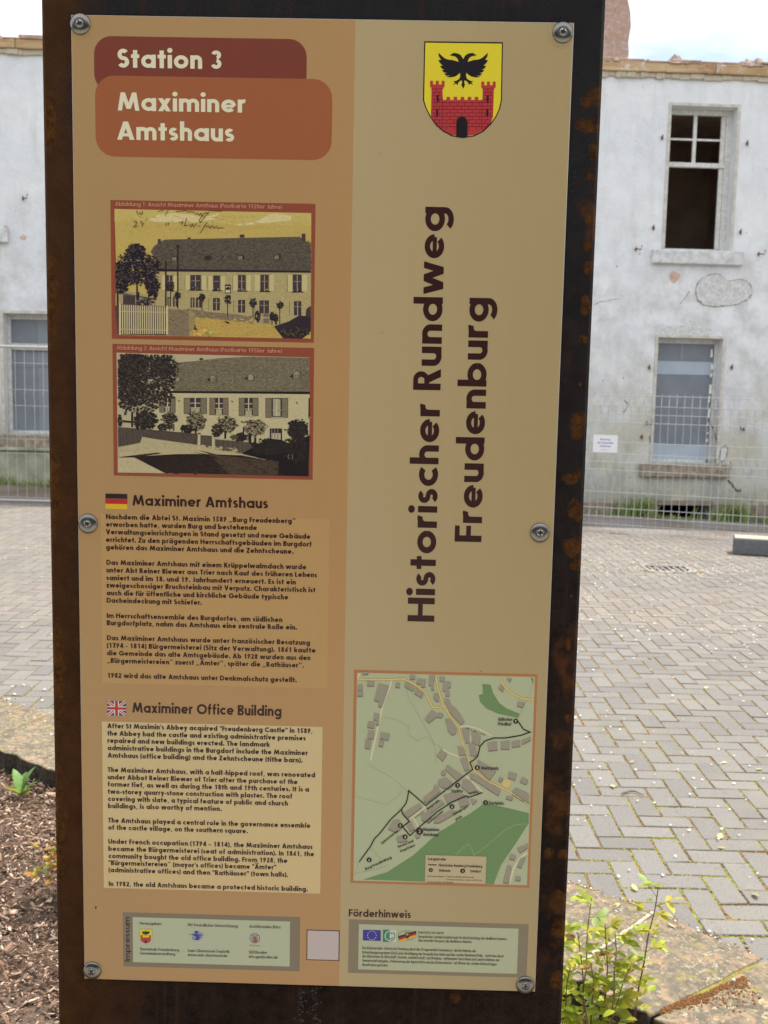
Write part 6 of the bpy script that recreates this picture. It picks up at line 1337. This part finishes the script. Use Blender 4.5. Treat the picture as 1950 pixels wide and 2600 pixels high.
# fallen leaves, petals, twig
M_FL = leafmat("fallen_yellow_leaf", (.55, .53, .22), .2, .2); M_FB = leafmat("fallen_tan_leaf", (.50, .36, .20), .25, .2)
def gpx(x, y, z=0):
    d = _f+_r2*((x-975)/FPX)-_u2*((y-1300)/FPX); t = (z-EYE)/d.z; return d.x*t, d.y*t
flm = leaf_mesh("fallen_leaf", .034, .02, M_FL, .2, -.15); flb = leaf_mesh("fallen_leaf", .03, .018, M_FB, .3, -.2)
LV = [(1795, 1745, "pale yellow leaf alone on the middle paving", 1.4, 0), (1845, 1937, "curled pale leaf near the right edge of the paving", 1, 0), (1555, 1995, "pale yellow leaf beside the sign edge on grey pavers", 1.2, 0), (1825, 2132, "larger of two neighbouring leaves on the grey pavers", 1.3, 0), (1822, 2154, "tan leaf just below the larger yellow leaf", .9, 1), (1912, 2272, "pale green leaf on a mossy paver joint at the right", 1.2, 0), (1615, 2265, "yellow leaf where the paving meets the stone edging", 1.1, 0), (1715, 2360, "narrow brown leaf lying on the stone edging joint", .9, 1), (1555, 2308, "pale leaf on the left edging slab right of the sign", 1.1, 0), (1648, 1670, "thin yellow green leaf on the far grey paving", 1.3, 0), (1602, 1940, "reddish tan leaf in a paver joint near the sign", .9, 1), (1935, 1955, "pale leaf cut by the right picture edge", 1.0, 0), (1938, 2542, "small round pale leaf on the slab at the lower right", .8, 0), (78, 1455, "yellow leaf on the paving left of the sign", 1.2, 0)]
for x, y, lab, s_, kind_ in LV:
    X_, Y_ = gpx(x, y); z = gz(X_, Y_); o = link("fallen_leaf", flb if kind_ else flm, None, (X_, Y_, z+.005), (random.uniform(-.2, .2), random.uniform(-.2, .2), random.uniform(0, 6.28))); o.scale = (s_,)*3
    tag(o, lab, "leaf", "fallen leaves on the paving")
tw_ = MB(); P = [gpx(*p) for p in ((1578, 2018), (1590, 2015), (1600, 2012), (1612, 2013), (1622, 2017), (1634, 2023))]; tw_.tube([(a, b, .007) for a, b in P], [.003, .004, .0035, .003, .0028, .0015], 6)
tag(tw_.build("twig", simple("dry_twig", (.22, .17, .12), .9, var=.4)), "short dry twig lying across the grey pavers", "twig")
M_PETAL = simple("pale_petal", (.78, .74, .62), .6, var=.15)
pt_ = MB(); random.seed(5)
def petal(x, y, r):
    z = gz(x, y)+.0065; a = random.random()*6; pt_.add([(x+r*cos(a+t)*q, y+r*sin(a+t)*q, z+random.uniform(0, r*.5)) for t, q in ((0, 1), (1.2, .7), (2.5, .9), (3.8, .8), (5.1, .7))], [(0, 1, 2, 3, 4)])
for _ in range(6500):
    y = 2.6+10.3*random.random()**.8; x = random.uniform(-3.6, 5.2)
    if y < out_y(x)-.3 or random.random() > .55+.45*sin(x*2.1+y*1.3): continue
    petal(x, y, random.uniform(.003, .0085)*(1 if y < 5 else 1.35))
for _ in range(500):
    a = random.gauss(0, .5); b = random.gauss(0, .22); petal(2.7+a, 9.75+b, random.uniform(.004, .011))
for k in range(160):                              # a row gathered against the edging
    t = random.random(); x = -2.0+4.0*t; petal(x, out_y(x)+abs(random.gauss(0, .02))-.012, random.uniform(.002, .0055))
tag(pt_.build("petals", M_PETAL), "tiny pale petals scattered over the paving", "petals", kind='stuff')
cl = MB(); random.seed(9)                         # crumbs of mortar, moss and dry debris along the edging joint and round the grate
for _ in range(900):
    x = random.uniform(-2.2, 2.0); y = out_y(x)+random.gauss(0, .022); cushion(cl, x, y, .004, random.uniform(.0015, .006), random.uniform(.001, .005), 5)
tag(cl.build("edging_crumbs", simple("pinkish_tan_crumbs", (.48, .34, .24), .95, var=.5, scale=120)), "tan crumbs and lichen along the joint between paving and edging", "debris", kind='stuff')

# ---------------------------------------------------------------- unseen hedge added behind the viewer to block sky light from the panel
hd_ = tag(empty("sky_blocker_hedge", (0, -6.4, 0)), "unseen dark green hedge added behind the viewer to block sky light", "hedge")
MB().box(-14, 14, -.55, .55, -.1, 5.7).build("blocker_core", simple("blocker_core_dark", (.03, .028, .02), .95), hd_)
N = 26000; c_ = np.stack([rng.uniform(-14.3, 14.3, N), rng.uniform(.5, .95, N), rng.uniform(0, 6.1, N)], 1); k = rng.random(N) < .2; c_[k, 1] = rng.uniform(-.9, .9, k.sum()); c_[k, 2] = rng.uniform(5.6, 6.2, k.sum())
d1 = rng.normal(size=(N, 3)); d1 /= np.linalg.norm(d1, axis=1)[:, None]; d2 = np.cross(d1, rng.normal(size=(N, 3))); d2 /= np.linalg.norm(d2, axis=1)[:, None]; s1 = rng.uniform(.05, .11, N)[:, None]
VV = np.stack([c_-d1*s1, c_+d2*s1*.6, c_+d1*s1, c_-d2*s1*.6], 1).reshape(-1, 3); FF = np.arange(4*N).reshape(-1, 4)
me = mesh("blocker_foliage", VV.tolist(), FF.tolist(), leafmat("blocker_green", (.045, .07, .022), .4, .2)); tag(link("blocker_foliage", me, hd_), kind='stuff')
